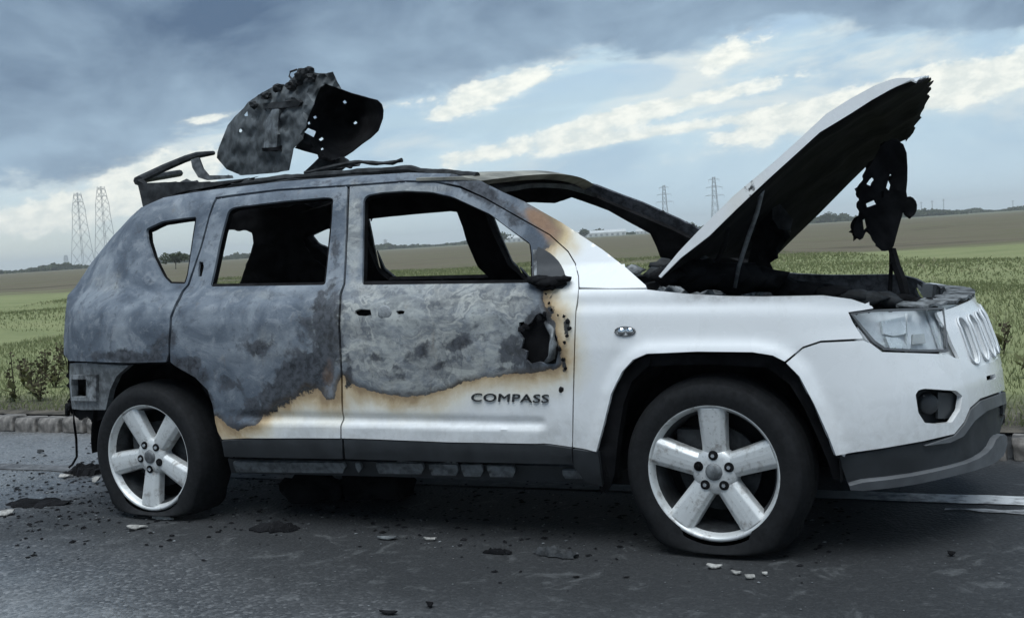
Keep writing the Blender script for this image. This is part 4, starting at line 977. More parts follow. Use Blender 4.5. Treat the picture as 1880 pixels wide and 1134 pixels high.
# folded outer flange along the near edge of the bonnet
FLU = [(1209, 507), (1246, 462), (1282, 424), (1347, 359), (1420, 298), (1470, 253), (1517, 209), (1560, 182), (1606, 157), (1630, 148), (1647, 143.5), (1672, 143)]
FLL = [(1680, 147), (1671, 147), (1634, 165), (1600, 184), (1566, 206), (1540, 222), (1505, 243), (1470, 275), (1407, 332), (1355, 381), (1302, 433), (1249, 474), (1213, 510)]
slab('bonnet_edge', FLU+FLL, lambda V: .085+.20*np.clip((V[:, 0]-1210)/475, 0, 1)**2, .012, 'paint', 6)
bo = bpy.data.objects['bonnet_edge']; pc = np.zeros(len(bo.data.vertices)*3); bo.data.vertices.foreach_get('co', pc); pc = pc.reshape(-1, 3); tq = np.clip((pc[:, 0]+.19)/.9, 0, 1)
for k, a in dict(burn=-.85+.35*np.exp(-((tq-.34)/.17)**2), char=.47*np.exp(-((tq-.38)/.2)**2), rust=.2*np.exp(-((tq-.35)/.2)**2), pale=np.ones(len(pc))).items():
    at_ = bo.data.attributes.new(k, 'FLOAT', 'POINT'); at_.data.foreach_set('value', a.astype(np.float32))
# gas strut / prop rods and cables under the bonnet
b = MB(); b.tube([onY(1402, 336, .24), onY(1390, 390, .27), onY(1372, 440, .30), onY(1356, 490, .32), onY(1349, 528, .33)], [.010, .008, .009, .008, .007], 7); b.build('bonnet_strut', M['undergrey'], car, smooth=True)
b = MB(); b.tube([onY(1338, 420, .25), onY(1330, 450, .27), onY(1316, 480, .28)], [.010, .009, .008], 6); b.build('charred_hose', M['soot'], car)
b = MB(); b.tube([onY(1408, 480, 1.5), onY(1418, 500, 1.5), onY(1432, 516, 1.5)], [.012, .010, .012], 6); b.build('far_hinge', M['soot'], car)
slab('hanging_shield', [(1380, 455), (1395, 385), (1410, 378), (1430, 400), (1445, 440), (1425, 470), (1408, 490), (1372, 486)], lambda V: .95+0*V[:, 0], .02, 'soot', 8, amp=.02)
slab('hanging_shield', [(1418, 382), (1432, 374), (1444, 388), (1456, 404), (1450, 424), (1430, 420), (1418, 402)], lambda V: .80+0*V[:, 0], .01, 'charred', 7, amp=.01)
# charred liner dangling from the bonnet's front edge
LIN = [(1620, 262), (1642, 255), (1664, 268), (1667, 320), (1663, 362), (1674, 360), (1684, 372), (1683, 390), (1672, 399), (1662, 394), (1660, 384), (1652, 410), (1645, 436), (1639, 458), (1620, 462), (1606, 448), (1596, 428), (1592, 420), (1582, 443), (1568, 434), (1566, 416), (1578, 394), (1576, 360), (1584, 328), (1596, 306), (1606, 290)]
LH = [[(1591, 338), (1602, 322), (1605, 332), (1598, 342)], [(1590, 374), (1608, 366), (1610, 374), (1592, 381)], [(1627, 345), (1634, 320), (1638, 322), (1632, 350)], [(1584, 404), (1590, 400), (1592, 416), (1586, 422)], [(1618, 352), (1622, 350), (1622, 362), (1619, 364)]]
slab('bonnet_liner', LIN, lambda V: .72+(V[:, 0]-1620)*.0010, .025, 'soot', 5, holes=LH, amp=.004, sm=1)
b = MB(); b.tube([onY(1637, 455, .72), onY(1636, 490, .72), onY(1634, 535, .72), onY(1633, 556, .72)], [.010, .008, .009, .01], 6)
b.tube([onY(1638, 458, .72), onY(1646, 490, .70), onY(1656, 515, .68), onY(1664, 550, .66)], [.016, .018, .020, .018], 6); b.build('liner_remnant', M['soot'], car)

# --- engine bay: charred lumps along the near edge and the front
sd_ = 100
for (px_, py_, Y, r_, mt_, nm) in [(1225, 508, .22, .045, 'soot', 'scuttle_debris'), (1255, 500, .3, .06, 'soot', 'scuttle_debris'), (1285, 505, .35, .07, 'soot', 'burnt_battery'), (1325, 508, .4, .075, 'soot', 'burnt_filter_box'), (1365, 512, .45, .07, 'soot', 'burnt_filter_box'), (1400, 515, .5, .06, 'soot', 'burnt_manifold'),
        (1440, 530, .6, .05, 'soot', 'burnt_manifold'), (1480, 533, .6, .045, 'soot', 'burnt_coupling'), (1530, 540, .55, .04, 'soot', 'burnt_coupling'), (1570, 545, .5, .04, 'charred', 'burnt_fan'), (1600, 548, .5, .035, 'charred', 'burnt_fan'), (1625, 552, .55, .04, 'charred', 'lock_carrier_lump'), (1655, 553, .6, .035, 'soot', 'lock_carrier_lump'), (1694, 556, .55, .032, 'soot', 'lock_carrier_lump'),
        (1733, 551, .75, .016, 'soot', 'rubber_stop'), (1761, 548, .85, .018, 'soot', 'rubber_stop'), (1275, 484, .5, .04, 'charred', 'scuttle_ash'), (1235, 496, .5, .045, 'charred', 'scuttle_ash'), (1205, 502, .6, .03, 'charred', 'scuttle_ash'), (1160, 496, .8, .03, 'ashgrey', 'scuttle_ash'), (1215, 488, 1.0, .035, 'charred', 'scuttle_ash'), (1290, 488, .42, .03, 'ashgrey', 'scuttle_ash')]:
    sd_ += 1; p_ = onY(px_, py_, Y); vs, fs = lump(p_, r_, sd_, (1.5, 1.4, .8)); o = mesh(nm, vs, fs, M[mt_], car)
# inner wing flanges and lock carrier under the bonnet line
b = MB()
q = [pt(x_, y_, .06) for x_, y_ in dens([(1200, 532), (1260, 538), (1400, 541), (1511, 540), (1600, 560), (1700, 566)], 14, False)]
for i in range(len(q)-1):
    a_, c_ = q[i], q[i+1]
    b.add([a_+Vector((0, -.045, .0)), c_+Vector((0, -.045, .0)), c_+Vector((0, .10, -.015)), a_+Vector((0, .10, -.015)), a_+Vector((0, .12, -.25)), c_+Vector((0, .12, -.25))], [(0, 1, 2, 3), (3, 2, 5, 4)])
b.build('inner_wing', M['charred'], car, fix=False)
vs = []; fs = []
for j in range(25):
    t = j/24; y = .35+(2*YC-.7)*t
    p_ = nosept(y, .835, .0); vs += [tuple(p_+Vector((0, 0, .005*math.sin(j*2.3)))), (p_.x-.10, y, .845+.006*math.sin(j*1.7)), (p_.x-.12, y, .70)]
for j in range(24): fs += [(3*j, 3*j+1, 3*j+4, 3*j+3), (3*j+1, 3*j+2, 3*j+5, 3*j+4)]
o = mesh('lock_carrier', vs, fs, M['ashgrey'], car); solid(o, .01)
# dark rails showing along the far side of the engine bay
b = MB(); b.tube([onY(1412, 500, 1.6), onY(1440, 520, 1.6), onY(1520, 527, 1.58), onY(1590, 542, 1.5)], [.016, .018, .018, .014], 8); b.build('far_inner_wing', M['soot'], car)

# --- cabin: dashboard remains, steering wheel, seat frames
vs = []; fs = []; nx, ny = 10, 22
for i in range(nx+1):
    for j in range(ny+1):
        x = -.62+.42*i/nx; y = .12+(2*YC-.24)*j/ny
        z = .885+.03*math.sin(PI*i/nx)+.018*math.sin(j*1.9+i)+.014*math.sin(i*2.7-j*.8)+rng.uniform(-.012, .012)
        vs.append((x, y, z))
for i in range(nx):
    for j in range(ny): fs.append((i*(ny+1)+j, (i+1)*(ny+1)+j, (i+1)*(ny+1)+j+1, i*(ny+1)+j+1))
o = mesh('dashboard', vs, fs, M['ashgrey'], car, smooth=False); solid(o, .10)
b = MB(); cW = Vector((-.86, .48, .90)); R = Matrix.Rotation(D(-62), 3, 'Y')
b.tube([cW+R @ Vector((.185*math.cos(a), .185*math.sin(a), 0)) for a in np.linspace(0, 2*PI, 33)], .014, 8, False)
b.tube([cW, cW+R @ Vector((.02, 0, -.25))], .025, 8)
for a in (0, 2.1, 4.2): b.tube([cW, cW+R @ Vector((.18*math.cos(a), .18*math.sin(a), 0))], .012, 6)
b.build('steering_wheel', M['soot'], car, smooth=True)
def seat(name, x, y, wd, zt, rec=.25):
    b = MB(); hw = wd/2
    pr = [(x+.05, y-hw, .42), (x-.02, y-hw, .7), (x-rec*.5, y-hw*.95, zt-.06), (x-rec*.6, y-hw*.5, zt), (x-rec*.6, y+hw*.5, zt), (x-rec*.5, y+hw*.95, zt-.06), (x-.02, y+hw, .7), (x+.05, y+hw, .42)]
    b.tube(pr, .02, 8)
    for k in range(5):
        z = .5+(zt-.58)*k/4; b.tube([(x+.03-rec*.5*k/4, y-hw*.96, z), (x+.03-rec*.5*k/4, y+hw*.96, z)], .007, 6)
    b.box((x+.25, y, .42), (.50, wd, .06)); b.box((x+.01, y, .60), (.05, wd*.9, .40), Matrix.Rotation(D(-12), 3, 'Y'))
    return b.build(name, M['soot'], car)
seat('seat_frame', -1.38, .48, .46, .92); seat('seat_frame', -1.38, 1.26, .46, .92)
b = MB(); b.prism([(-2.30, .30, .5), (-2.30, 1.45, .5), (-2.42, 1.45, 1.0), (-2.42, .30, 1.0)], (-.08, 0, 0)); b.build('rear_seat_back', M['soot'], car, bevel=.02)

# ================================================================== SHEET LYING ON THE ROOF
wreck = empty('twisted_metal_panel', (-1.95, 1.0, 1.50)); tag(wreck, 'crumpled scorched sheet metal panel full of holes lying on the roof of the burnt car', 'metal panel')
LEFT = [(398, 290), (399, 280), (402, 270), (410, 250), (418, 230), (432, 213), (447, 199), (455, 188), (477, 173), (500, 160), (514, 156), (526, 160), (531, 148), (546, 136), (552, 128), (562, 125), (572, 131), (578, 140), (584, 150), (572, 175), (566, 200), (561, 235), (556, 255), (538, 273), (530, 313), (500, 318), (461, 321), (443, 322), (416, 311)]
LHOLE = [[(438, 238), (442, 236), (445, 240), (442, 244), (438, 243)], [(447, 211), (454, 203), (455, 213), (449, 214)]]
def yl(V):
    # turned away to the left, bulging towards the viewer near the fold
    k = np.clip((575-V[:, 0])/180, 0, 1); return .62+.55*k**1.4-.06*np.sin(np.clip((V[:, 1]-130)/190, 0, 1)*PI)
slab('outer_shell', LEFT, yl, .004, 'wreckgrey' if 'wreckgrey' in M else 'undergrey', 6, wreck, LHOLE, amp=.012)
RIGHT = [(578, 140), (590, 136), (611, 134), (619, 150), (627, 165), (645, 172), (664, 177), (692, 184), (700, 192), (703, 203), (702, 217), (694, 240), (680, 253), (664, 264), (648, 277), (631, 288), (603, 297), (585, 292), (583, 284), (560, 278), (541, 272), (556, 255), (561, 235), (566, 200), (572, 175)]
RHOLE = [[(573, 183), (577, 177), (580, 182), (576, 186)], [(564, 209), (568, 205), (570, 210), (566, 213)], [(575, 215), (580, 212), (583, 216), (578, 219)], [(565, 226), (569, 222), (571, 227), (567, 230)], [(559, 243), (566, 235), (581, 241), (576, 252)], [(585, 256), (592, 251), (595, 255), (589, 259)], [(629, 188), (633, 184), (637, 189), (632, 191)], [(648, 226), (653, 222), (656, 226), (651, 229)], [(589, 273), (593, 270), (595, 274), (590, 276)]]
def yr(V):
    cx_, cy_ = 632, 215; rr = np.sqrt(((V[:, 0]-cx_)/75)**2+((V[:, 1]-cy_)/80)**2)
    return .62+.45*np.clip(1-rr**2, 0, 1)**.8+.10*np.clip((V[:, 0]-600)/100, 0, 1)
slab('inner_bowl', RIGHT, yr, .004, 'soot', 6, wreck, RHOLE, amp=.008)  # soot black also stands in for shade in the hollow facing off the sky
slab('torn_flap', [(575, 133), (592, 136), (611, 133), (619, 150), (626, 164), (610, 158), (598, 154), (588, 160), (578, 185), (570, 205), (562, 225), (556, 210), (562, 175), (570, 150)], lambda V: .56+.0006*(V[:, 0]-560), .004, 'wreckgrey', 6, wreck, amp=.01)
for (cx_, cy_, r_, s0) in [(556, 136, .030, 1), (566, 132, .024, 2), (548, 148, .026, 3), (572, 143, .022, 5), (510, 162, .022, 6), (488, 176, .02, 7), (466, 192, .018, 8), (535, 158, .024, 9)]:
    vs, fs = lump(onY(cx_, cy_, .62+(560-cx_)*.002), r_, s0, (1.3, 1.2, 1), 2); mesh('crumpled_bracket', vs, fs, M['charred'], wreck, smooth=False)
b = MB(); b.tube([onY(540, 150, .7), onY(531, 140, .7), onY(533, 132, .7), onY(545, 128, .7)], .005, 6); b.build('bent_wire', M['charred'], wreck)
slab('pressed_rib', [(482, 190), (545, 184), (552, 188), (548, 196), (484, 200)], lambda V: yl(V)-.03, .02, 'charred', 6, wreck)
slab('pressed_rib', [(488, 222), (500, 200), (512, 200), (508, 270), (484, 272)], lambda V: yl(V)-.025, .02, 'undergrey', 6, wreck)
slab('pressed_rib', [(480, 272), (512, 270), (514, 276), (482, 278)], lambda V: yl(V)-.03, .02, 'soot', 5, wreck)
slab('support_flap', [(575, 300), (585, 290), (603, 296), (631, 288), (640, 300), (660, 305), (600, 312), (560, 314)], lambda V: .70+0*V[:, 0], .02, 'charred', 6, wreck, amp=.008)

# ================================================================== DEBRIS ON THE ROAD
def scrap(name, px_, py_, L, Wd, h, ang, mt, label, seed):
    q = np.random.default_rng(seed); c = onZ(px_, py_, 0.0); n1, n2 = 16, 9; vs = []; fs = []
    hh = q.uniform(0, 1, (n1+1, n2+1)); hh = (hh+np.roll(hh, 1, 0)*.7+np.roll(hh, 1, 1)*.7)/2.4
    for i in range(n1+1):
        for j in range(n2+1):
            u_, v_ = i/n1*2-1, j/n2*2-1; e = 1-.3*hh[0, j]*abs(v_); x = u_*L/2*(.75+.5*hh[i, 3])*e; y = v_*Wd/2*max(.15, 1-.55*u_*u_)*(.45+1.1*hh[i, 0])
            z = .004+h*max(0, 1-u_*u_)**.5*max(0, 1-v_*v_)**.5*(.25+1.3*hh[i, j])
            vs.append((c[0]+x*math.cos(ang)-y*math.sin(ang), c[1]+x*math.sin(ang)+y*math.cos(ang), z))
    for i in range(n1):
        for j in range(n2): fs.append((i*(n2+1)+j, (i+1)*(n2+1)+j, (i+1)*(n2+1)+j+1, i*(n2+1)+j+1))
    o = mesh(name, vs, fs, M[mt], None, smooth=False); return tag(solid(o, .004), label, 'debris', 'loose debris on the road')
def shard(name, px_, py_, L, Wd, h, ang, mt, label, seed, thick=.004):
    if L > .12: return scrap(name, px_, py_, L, Wd, h*1.3, ang, mt, label, seed)
    q = random.Random(seed); c = onZ(px_, py_, 0.0); n_ = 9; b = MB()
    ring = []
    for k in range(n_):
        a = 2*PI*k/n_; r1 = q.uniform(.7, 1.15)
        x, y = L/2*r1*math.cos(a), Wd/2*r1*math.sin(a)
        ring.append(Vector((x*math.cos(ang)-y*math.sin(ang), x*math.sin(ang)+y*math.cos(ang), h*(.5+.5*math.cos(a*2+q.uniform(-.4, .4)))*q.uniform(.5, 1))))
    cc = Vector((0, 0, h*q.uniform(.5, 1.0)))
    zmin = min(r.z for r in ring); base = Vector((c[0], c[1], .004-zmin))
    vs = [base+r for r in ring]+[base+cc]+[base+r+Vector((0, 0, thick)) for r in ring]+[base+cc+Vector((0, 0, thick))]
    fs = [(n_, (k+1) % n_, k) for k in range(n_)]+[(2*n_+1, n_+1+k, n_+1+(k+1) % n_) for k in range(n_)]+[(k, (k+1) % n_, n_+1+(k+1) % n_, n_+1+k) for k in range(n_)]
    b.add(vs, fs); o = b.build(name, M[mt], None); 
    o.location = (0, 0, 0); tag(o, label, 'debris', 'loose debris on the road')
    return o
for i, d_ in enumerate([
    (252, 970, .11, .05, .012, .2, 'rubble_pale', 'pale curved flake on the asphalt below the rear wheel, lower left of its rim'),
    (300, 953, .13, .03, .012, 0, 'rubble_pale', 'thin pale strip on the asphalt right under the rear tyre'),
    (176, 886, .05, .05, .035, .5, 'rubble_pale', 'small pale lump at the left edge of the rear tyre'),
    (120, 876, .09, .05, .015, .1, 'rubble_pale', 'pale flake on the asphalt left of the rear tyre beside the charred scrap'),
    (12, 945, .10, .06, .02, .6, 'rubble_pale', 'pale crumb at the left edge of the picture on the road'),
    (160, 868, .28, .16, .035, .3, 'soot', 'black charred scrap beside the left edge of the rear tyre'),
    (70, 925, .38, .16, .016, .2, 'soot', 'long low heap of black char on the road left of the rear wheel'),
    (505, 972, .22, .12, .02, .15, 'soot', 'black charred shard in front of the sill between the wheels, nearest the rear wheel'),
    (712, 990, .10, .035, .012, .1, 'undergrey', 'dull grey sliver on the asphalt under the middle of the car'),
    (790, 992, .06, .02, .01, .1, 'rubble_pale', 'small whitish sliver on the asphalt below the front door'),
    (915, 1016, .13, .03, .012, .08, 'soot', 'thin black strip on the asphalt below the name badge of the door'),
    (1020, 1020, .20, .05, .02, -.15, 'charred', 'dark bent strip on the asphalt just left of the front tyre'),
    (1312, 1043, .055, .03, .012, .3, 'rubble_pale', 'pale chip on the asphalt under the front tyre, leftmost of the row of chips'),
    (1352, 1054, .04, .022, .01, -.2, 'rubble_pale', 'pale chip on the asphalt under the front tyre, second in the row of chips'),
    (1376, 1062, .045, .03, .012, .5, 'rubble_pale', 'pale chip on the asphalt under the front tyre, third in the row of chips'),
    (1404, 1056, .02, .02, .01, .5, 'rubble_pale', 'tiny pale chip on the asphalt under the front tyre, rightmost of the row'),
    (790, 1114, .03, .03, .016, .5, 'soot', 'small black pebble on the asphalt at the bottom of the picture'),
    (714, 1127, .07, .025, .01, .1, 'soot', 'thin black scrap on the asphalt at the bottom edge of the picture'),
    (1746, 1020, .03, .025, .012, .1, 'soot', 'small black crumb on the asphalt right of the front wheel'),
    (75, 832, .06, .03, .02, .1, 'charred', 'dark crumb on the road near the kerb behind the car'),
    ]):
    x_, y_, L_, W_, h_, a_, m_, lb = d_
    shard('debris_piece', x_, y_, L_, W_, h_, a_, m_, lb, 300+i)
# black heaps added for dark blobs under the floor, and fine char scattered round the car
for k, (x_, y_, r_, lb) in enumerate([(575, 915, .12, 'black heap under the car floor, the left of two dark mounds'), (690, 910, .14, 'black heap under the car floor, the right of two dark mounds')]):
    c = onZ(x_, y_, 0.0); vs, fs = lump((c[0], c[1], .03), r_, 60+k, (1.25, .8, .85), 3); vs = [(a, b_, max(.003, z)) for a, b_, z in vs]
    tag(mesh('dark_heap', vs, fs, M['soot']), lb, 'debris')
def chips(name, n_, fn, mt, s0, s1, label, seed):
    q = np.random.default_rng(seed); P = []
    while len(P) < n_:
        x, y = fn(q); P.append((x, y))
    vs = []; fs = []
    for (x, y) in P:
        s_ = s0+(s1-s0)*q.random()**3; a = q.random()*6.3; k = len(vs)
        e1 = np.array([math.cos(a), math.sin(a), 0])*s_; e2 = np.array([-math.sin(a), math.cos(a), 0])*s_*(.3+.5*q.random()); h_ = s_*(.12+.25*q.random())
        c = np.array([x, y, .003])
        vs += [tuple(c-e1), tuple(c+e2*1.1), tuple(c+e1*.8), tuple(c-e2), tuple(c+e1*.15+e2*.1+np.array([0, 0, h_])), tuple(c-e1*.4+np.array([0, 0, h_*.8]))]
        fs += [(k, k+3, k+5), (k+3, k+4, k+5), (k+3, k+2, k+4), (k+2, k+1, k+4), (k+1, k+5, k+4), (k+1, k, k+5)]
    return tag(mesh(name, vs, fs, M[mt], smooth=False), label, 'debris', kind='stuff')
def around(q):
    t = q.random()
    if t < .45: return q.uniform(-3.4, .4), q.normal(.55, .38)
    if t < .85: return q.normal(-3.4, .6), q.normal(.3, .5)
    return q.uniform(-4.8, -2.5), q.uniform(.4, 1.9)
chips('fine_char', 3800, around, 'soot', .003, .022, 'fine black char scattered on the asphalt around the burnt car', 5)
chips('fine_ash', 900, around, 'undergrey', .003, .012, 'fine grey ash flakes scattered on the asphalt around the burnt car', 6)
chips('fine_pale_ash', 60, around, 'rubble_pale', .003, .009, 'scattered pale crumbs of ash and glass on the asphalt around the burnt car', 8)
chips('road_grit', 1500, lambda q: (q.uniform(-4.5, 2.2), q.uniform(-1.8, 1.2)), 'undergrey', .002, .006, 'loose grit scattered over the asphalt in front of the car', 9)

# ================================================================== VEGETATION
def tinted(o, tints):
    at_ = o.data.attributes.new('tint', 'FLOAT', 'POINT'); at_.data.foreach_set('value', np.asarray(tints, np.float32))
def blades(name, N, xr, dr, hmin, hmax, wd, label, seed, pw=1.5, dry=.5):
    q = np.random.default_rng(seed)
    d = dr[0]+(dr[1]-dr[0])*q.random(N)**pw; x = q.uniform(*xr, N)-.55*d
    y = kerbY(x)+d; z = groundz(x, y)
    clump = .5+.5*np.sin(x*1.3+np.sin(y*.9)*2)*np.sin(y*1.1+x*.4)
    h = (hmin+(hmax-hmin)*q.random(N)**1.8*(.4+.6*clump))*(1+d*.02)
    a = q.random(N)*6.283; bend = q.normal(0, .45, N)*h; w_ = wd*(.6+.8*q.random(N))*(1+d*.10)
    ax, ay = np.cos(a), np.sin(a); b2 = q.random(N)*6.283
    v0 = np.stack([x-ax*w_, y-ay*w_, z-.01], -1); v1 = np.stack([x+ax*w_, y+ay*w_, z-.01], -1)
    v2 = np.stack([x+np.cos(b2)*bend*.4, y+np.sin(b2)*bend*.4, z+h*.6], -1); v3 = np.stack([x+np.cos(b2)*bend, y+np.sin(b2)*bend, z+h], -1)
    V = np.stack([v0, v1, v2, v3], 1).reshape(-1, 3); k = np.arange(N)*4
    F_ = np.stack([np.stack([k, k+1, k+2], -1), np.stack([k+2, k+1, k+3], -1)], 1).reshape(-1, 3)
    me = bpy.data.meshes.new(name); me.vertices.add(len(V)); me.vertices.foreach_set('co', V.ravel()); me.loops.add(F_.size); me.loops.foreach_set('vertex_index', F_.ravel().astype(np.int32))
    me.polygons.add(len(F_)); me.polygons.foreach_set('loop_start', np.arange(0, F_.size, 3, dtype=np.int32)); me.update(calc_edges=True)
    o = link(name, me, M['grass']); tv = np.clip(q.normal(.45, .22, N)+.35*(clump-.5)+(dry-.5)*.6*np.exp(-d/2), 0, 1); tinted(o, np.repeat(tv, 4))
    return tag(o, label, 'grass', kind='stuff')
blades('verge_grass', 90000, (-9.5, 6.5), (.30, 13), .02, .085, .0045, 'short rough grass growing on the verge behind the kerb', 21)
blades('pasture_grass', 70000, (-18, 12), (9, 42), .025, .075, .008, 'green pasture grass stretching away behind the verge', 22, 1.0, .4)
def dock(px_, dist, hgt, seed, label, group=None):
    q = random.Random(seed); d = rays([(px_, 480)])[0]; k = dist/math.hypot(d[0], d[1]); x, y = CX+d[0]*k, CY+d[1]*k; z = float(groundz(np.float64(x), np.float64(y)))
    root = empty('dock_plant', (x, y, z)); tag(root, label, 'weed', group)
    for s_ in range(q.randint(2, 4)):
        dx, dy = q.uniform(-.10, .10), q.uniform(-.08, .08); h = hgt*q.uniform(.6, 1.0); b = MB()
        pts = [(x+dx*.1, y+dy*.1, z), (x+dx*.6, y+dy*.6, z+h*.5), (x+dx*1.3, y+dy*1.3, z+h)]; b.tube(pts, [.006, .005, .003], 5)
        st_ = b.build('stem', M['dock'], root); tinted(st_, [.2]*len(st_.data.vertices))
        b = MB(); 
        for _ in range(q.randint(12, 20)):
            t = q.uniform(.35, 1.02); c = Vector((x+dx*1.3*t, y+dy*1.3*t, z+h*t))+Vector((q.gauss(0, .020), q.gauss(0, .020), q.gauss(0, .012))); r_ = q.uniform(.008, .020)
            a = Vector((q.uniform(-1, 1), q.uniform(-1, 1), q.uniform(-1, 1))).normalized(); bb_ = a.orthogonal().normalized()
            b.add([c-a*r_, c+bb_*r_, c+a*r_, c-bb_*r_], [(0, 1, 2), (0, 2, 3)])
        sh = b.build('seed_head', M['dock'], st_, fix=False); sh['kind'] = 'stuff'; tinted(sh, np.clip(nrg.normal(.3, .25, len(sh.data.vertices)), 0, 1))
    b = MB()
    for _ in range(9):
        a = q.uniform(0, 6.3); L_ = q.uniform(.06, .15); e = Vector((math.cos(a), math.sin(a), q.uniform(.2, 1.0))).normalized()*L_; sd2 = Vector((-math.sin(a), math.cos(a), 0))*L_*.22; o0 = Vector((x, y, z+q.uniform(0, .10)))
        b.add([o0, o0+e*.5+sd2, o0+e, o0+e*.5-sd2], [(0, 1, 2), (0, 2, 3)])
    lf = b.build('leaf_rosette', M['dock'], root, fix=False); tinted(lf, np.clip(nrg.normal(.85, .15, len(lf.data.vertices)), 0, 1))
ords = ['first', 'second', 'third', 'fourth', 'fifth', 'sixth', 'seventh', 'eighth']
for k, (px_, dist, h_) in enumerate([(6, 10.2, .60), (24, 11.2, .52), (38, 10.6, .50), (52, 10.0, .36), (64, 11.5, .50), (82, 10.8, .34), (102, 12.0, .42), (112, 11.6, .55)]):
    dock(px_, dist, h_*.66, 70+k, ('tall ' if h_ > .53 else 'short ' if h_ < .4 else '')+'dry dock weed on the verge, '+ords[k]+' from the left edge of the picture', 'dock weeds on the verge')
dock(1872, 7.6, .30, 90, 'small leafy weed on the verge just right of the front bumper')
dock(1835, 9.0, .22, 91, 'low weed on the verge behind the front bumper')

def at_dist(px_, dist):
    d = rays([(px_, 440)])[0]; k = dist/math.hypot(d[0], d[1]); return CX+d[0]*k, CY+d[1]*k
def crown(q, cx, cy, cz, rx, ry, rz, n_, ls):
    vs = []; fs = []; ti = []
    lob = [(q.gauss(0, .45), q.gauss(0, .45), q.gauss(0, .35), q.uniform(.4, .7)) for _ in range(9)]
    for _ in range(n_):
        l = q.choice(lob); u_ = Vector((q.gauss(0, 1), q.gauss(0, 1), q.gauss(0, 1))).normalized()*l[3]*q.uniform(.55, 1)
        c = Vector((cx+rx*(l[0]+u_.x), cy+ry*(l[1]+u_.y), max(cz-rz*.95, cz+rz*(l[2]+u_.z))))
        a = Vector((q.uniform(-1, 1), q.uniform(-1, 1), q.uniform(-1, 1))).normalized(); bb_ = a.orthogonal().normalized(); s_ = ls*q.uniform(.6, 1.4); k = len(vs)
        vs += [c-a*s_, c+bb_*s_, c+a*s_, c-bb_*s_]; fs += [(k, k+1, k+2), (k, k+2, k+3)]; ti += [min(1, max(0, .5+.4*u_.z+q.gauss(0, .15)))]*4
    return vs, fs, ti
def tree(px_, dist, w_, h_, seed, label):
    q = random.Random(seed); x, y = at_dist(px_, dist); root = empty('tree', (x, y, 0)); tag(root, label, 'tree', 'distant trees')
    b = MB(); b.tube([(x, y, -.3), (x+.05*h_, y, h_*.3), (x, y, h_*.7)], [h_*.045, h_*.03, h_*.012], 6)
    for k in range(4):
        a = k*1.6+seed; b.tube([(x, y, h_*.35), (x+math.cos(a)*w_*.3, y+math.sin(a)*w_*.3, h_*.68)], [h_*.018, h_*.006], 5)
    b.build('trunk', M['bark'], root)
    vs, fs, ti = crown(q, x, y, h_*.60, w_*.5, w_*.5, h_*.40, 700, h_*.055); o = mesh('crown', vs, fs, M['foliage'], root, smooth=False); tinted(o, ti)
tree(318, 170, 3.0, 2.6, 1, 'round grey-green bush seen through the rear quarter window of the car')
tree(1264, 520, 4, 4.6, 2, 'small dark tree on the horizon left of the raised bonnet')
tree(1072, 560, 6, 4.6, 3, 'small dark tree on the horizon seen through the windscreen opening')
tree(922, 560, 9, 5.5, 4, 'low round tree on the horizon seen through the corner of the front door window')
tree(1522, 600, 6, 4.5, 5, 'dark tree on the horizon just right of the underside of the raised bonnet')
# hedgerows and far woods on the horizon
vs = []; fs = []; ti = []; q = random.Random(31)
for (p0, p1, d0, d1, h0, h1, n_) in [(-120, 330, 620, 760, 3.5, 6.0, 70), (330, 900, 640, 820, 2.5, 6.5, 80), (860, 1300, 760, 700, 3.5, 7.5, 70), (1300, 1760, 640, 720, 3.5, 7.0, 80), (1740, 2050, 900, 760, 3.0, 5.5, 50)]:
    for k in range(n_):
        t = (k+q.random())/n_; x, y = at_dist(p0+(p1-p0)*t, d0+(d1-d0)*t+q.uniform(-30, 30)); h_ = .62*q.uniform(h0, h1)*(.6+.4*math.sin(t*17+p0))
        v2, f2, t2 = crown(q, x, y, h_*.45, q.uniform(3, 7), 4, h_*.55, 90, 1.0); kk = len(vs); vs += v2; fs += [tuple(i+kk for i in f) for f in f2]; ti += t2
o = mesh('far_hedgerows', vs, fs, M['foliage'], smooth=False); tinted(o, ti); tag(o, 'dark hedgerows and low woods along the horizon', 'hedge', kind='stuff')
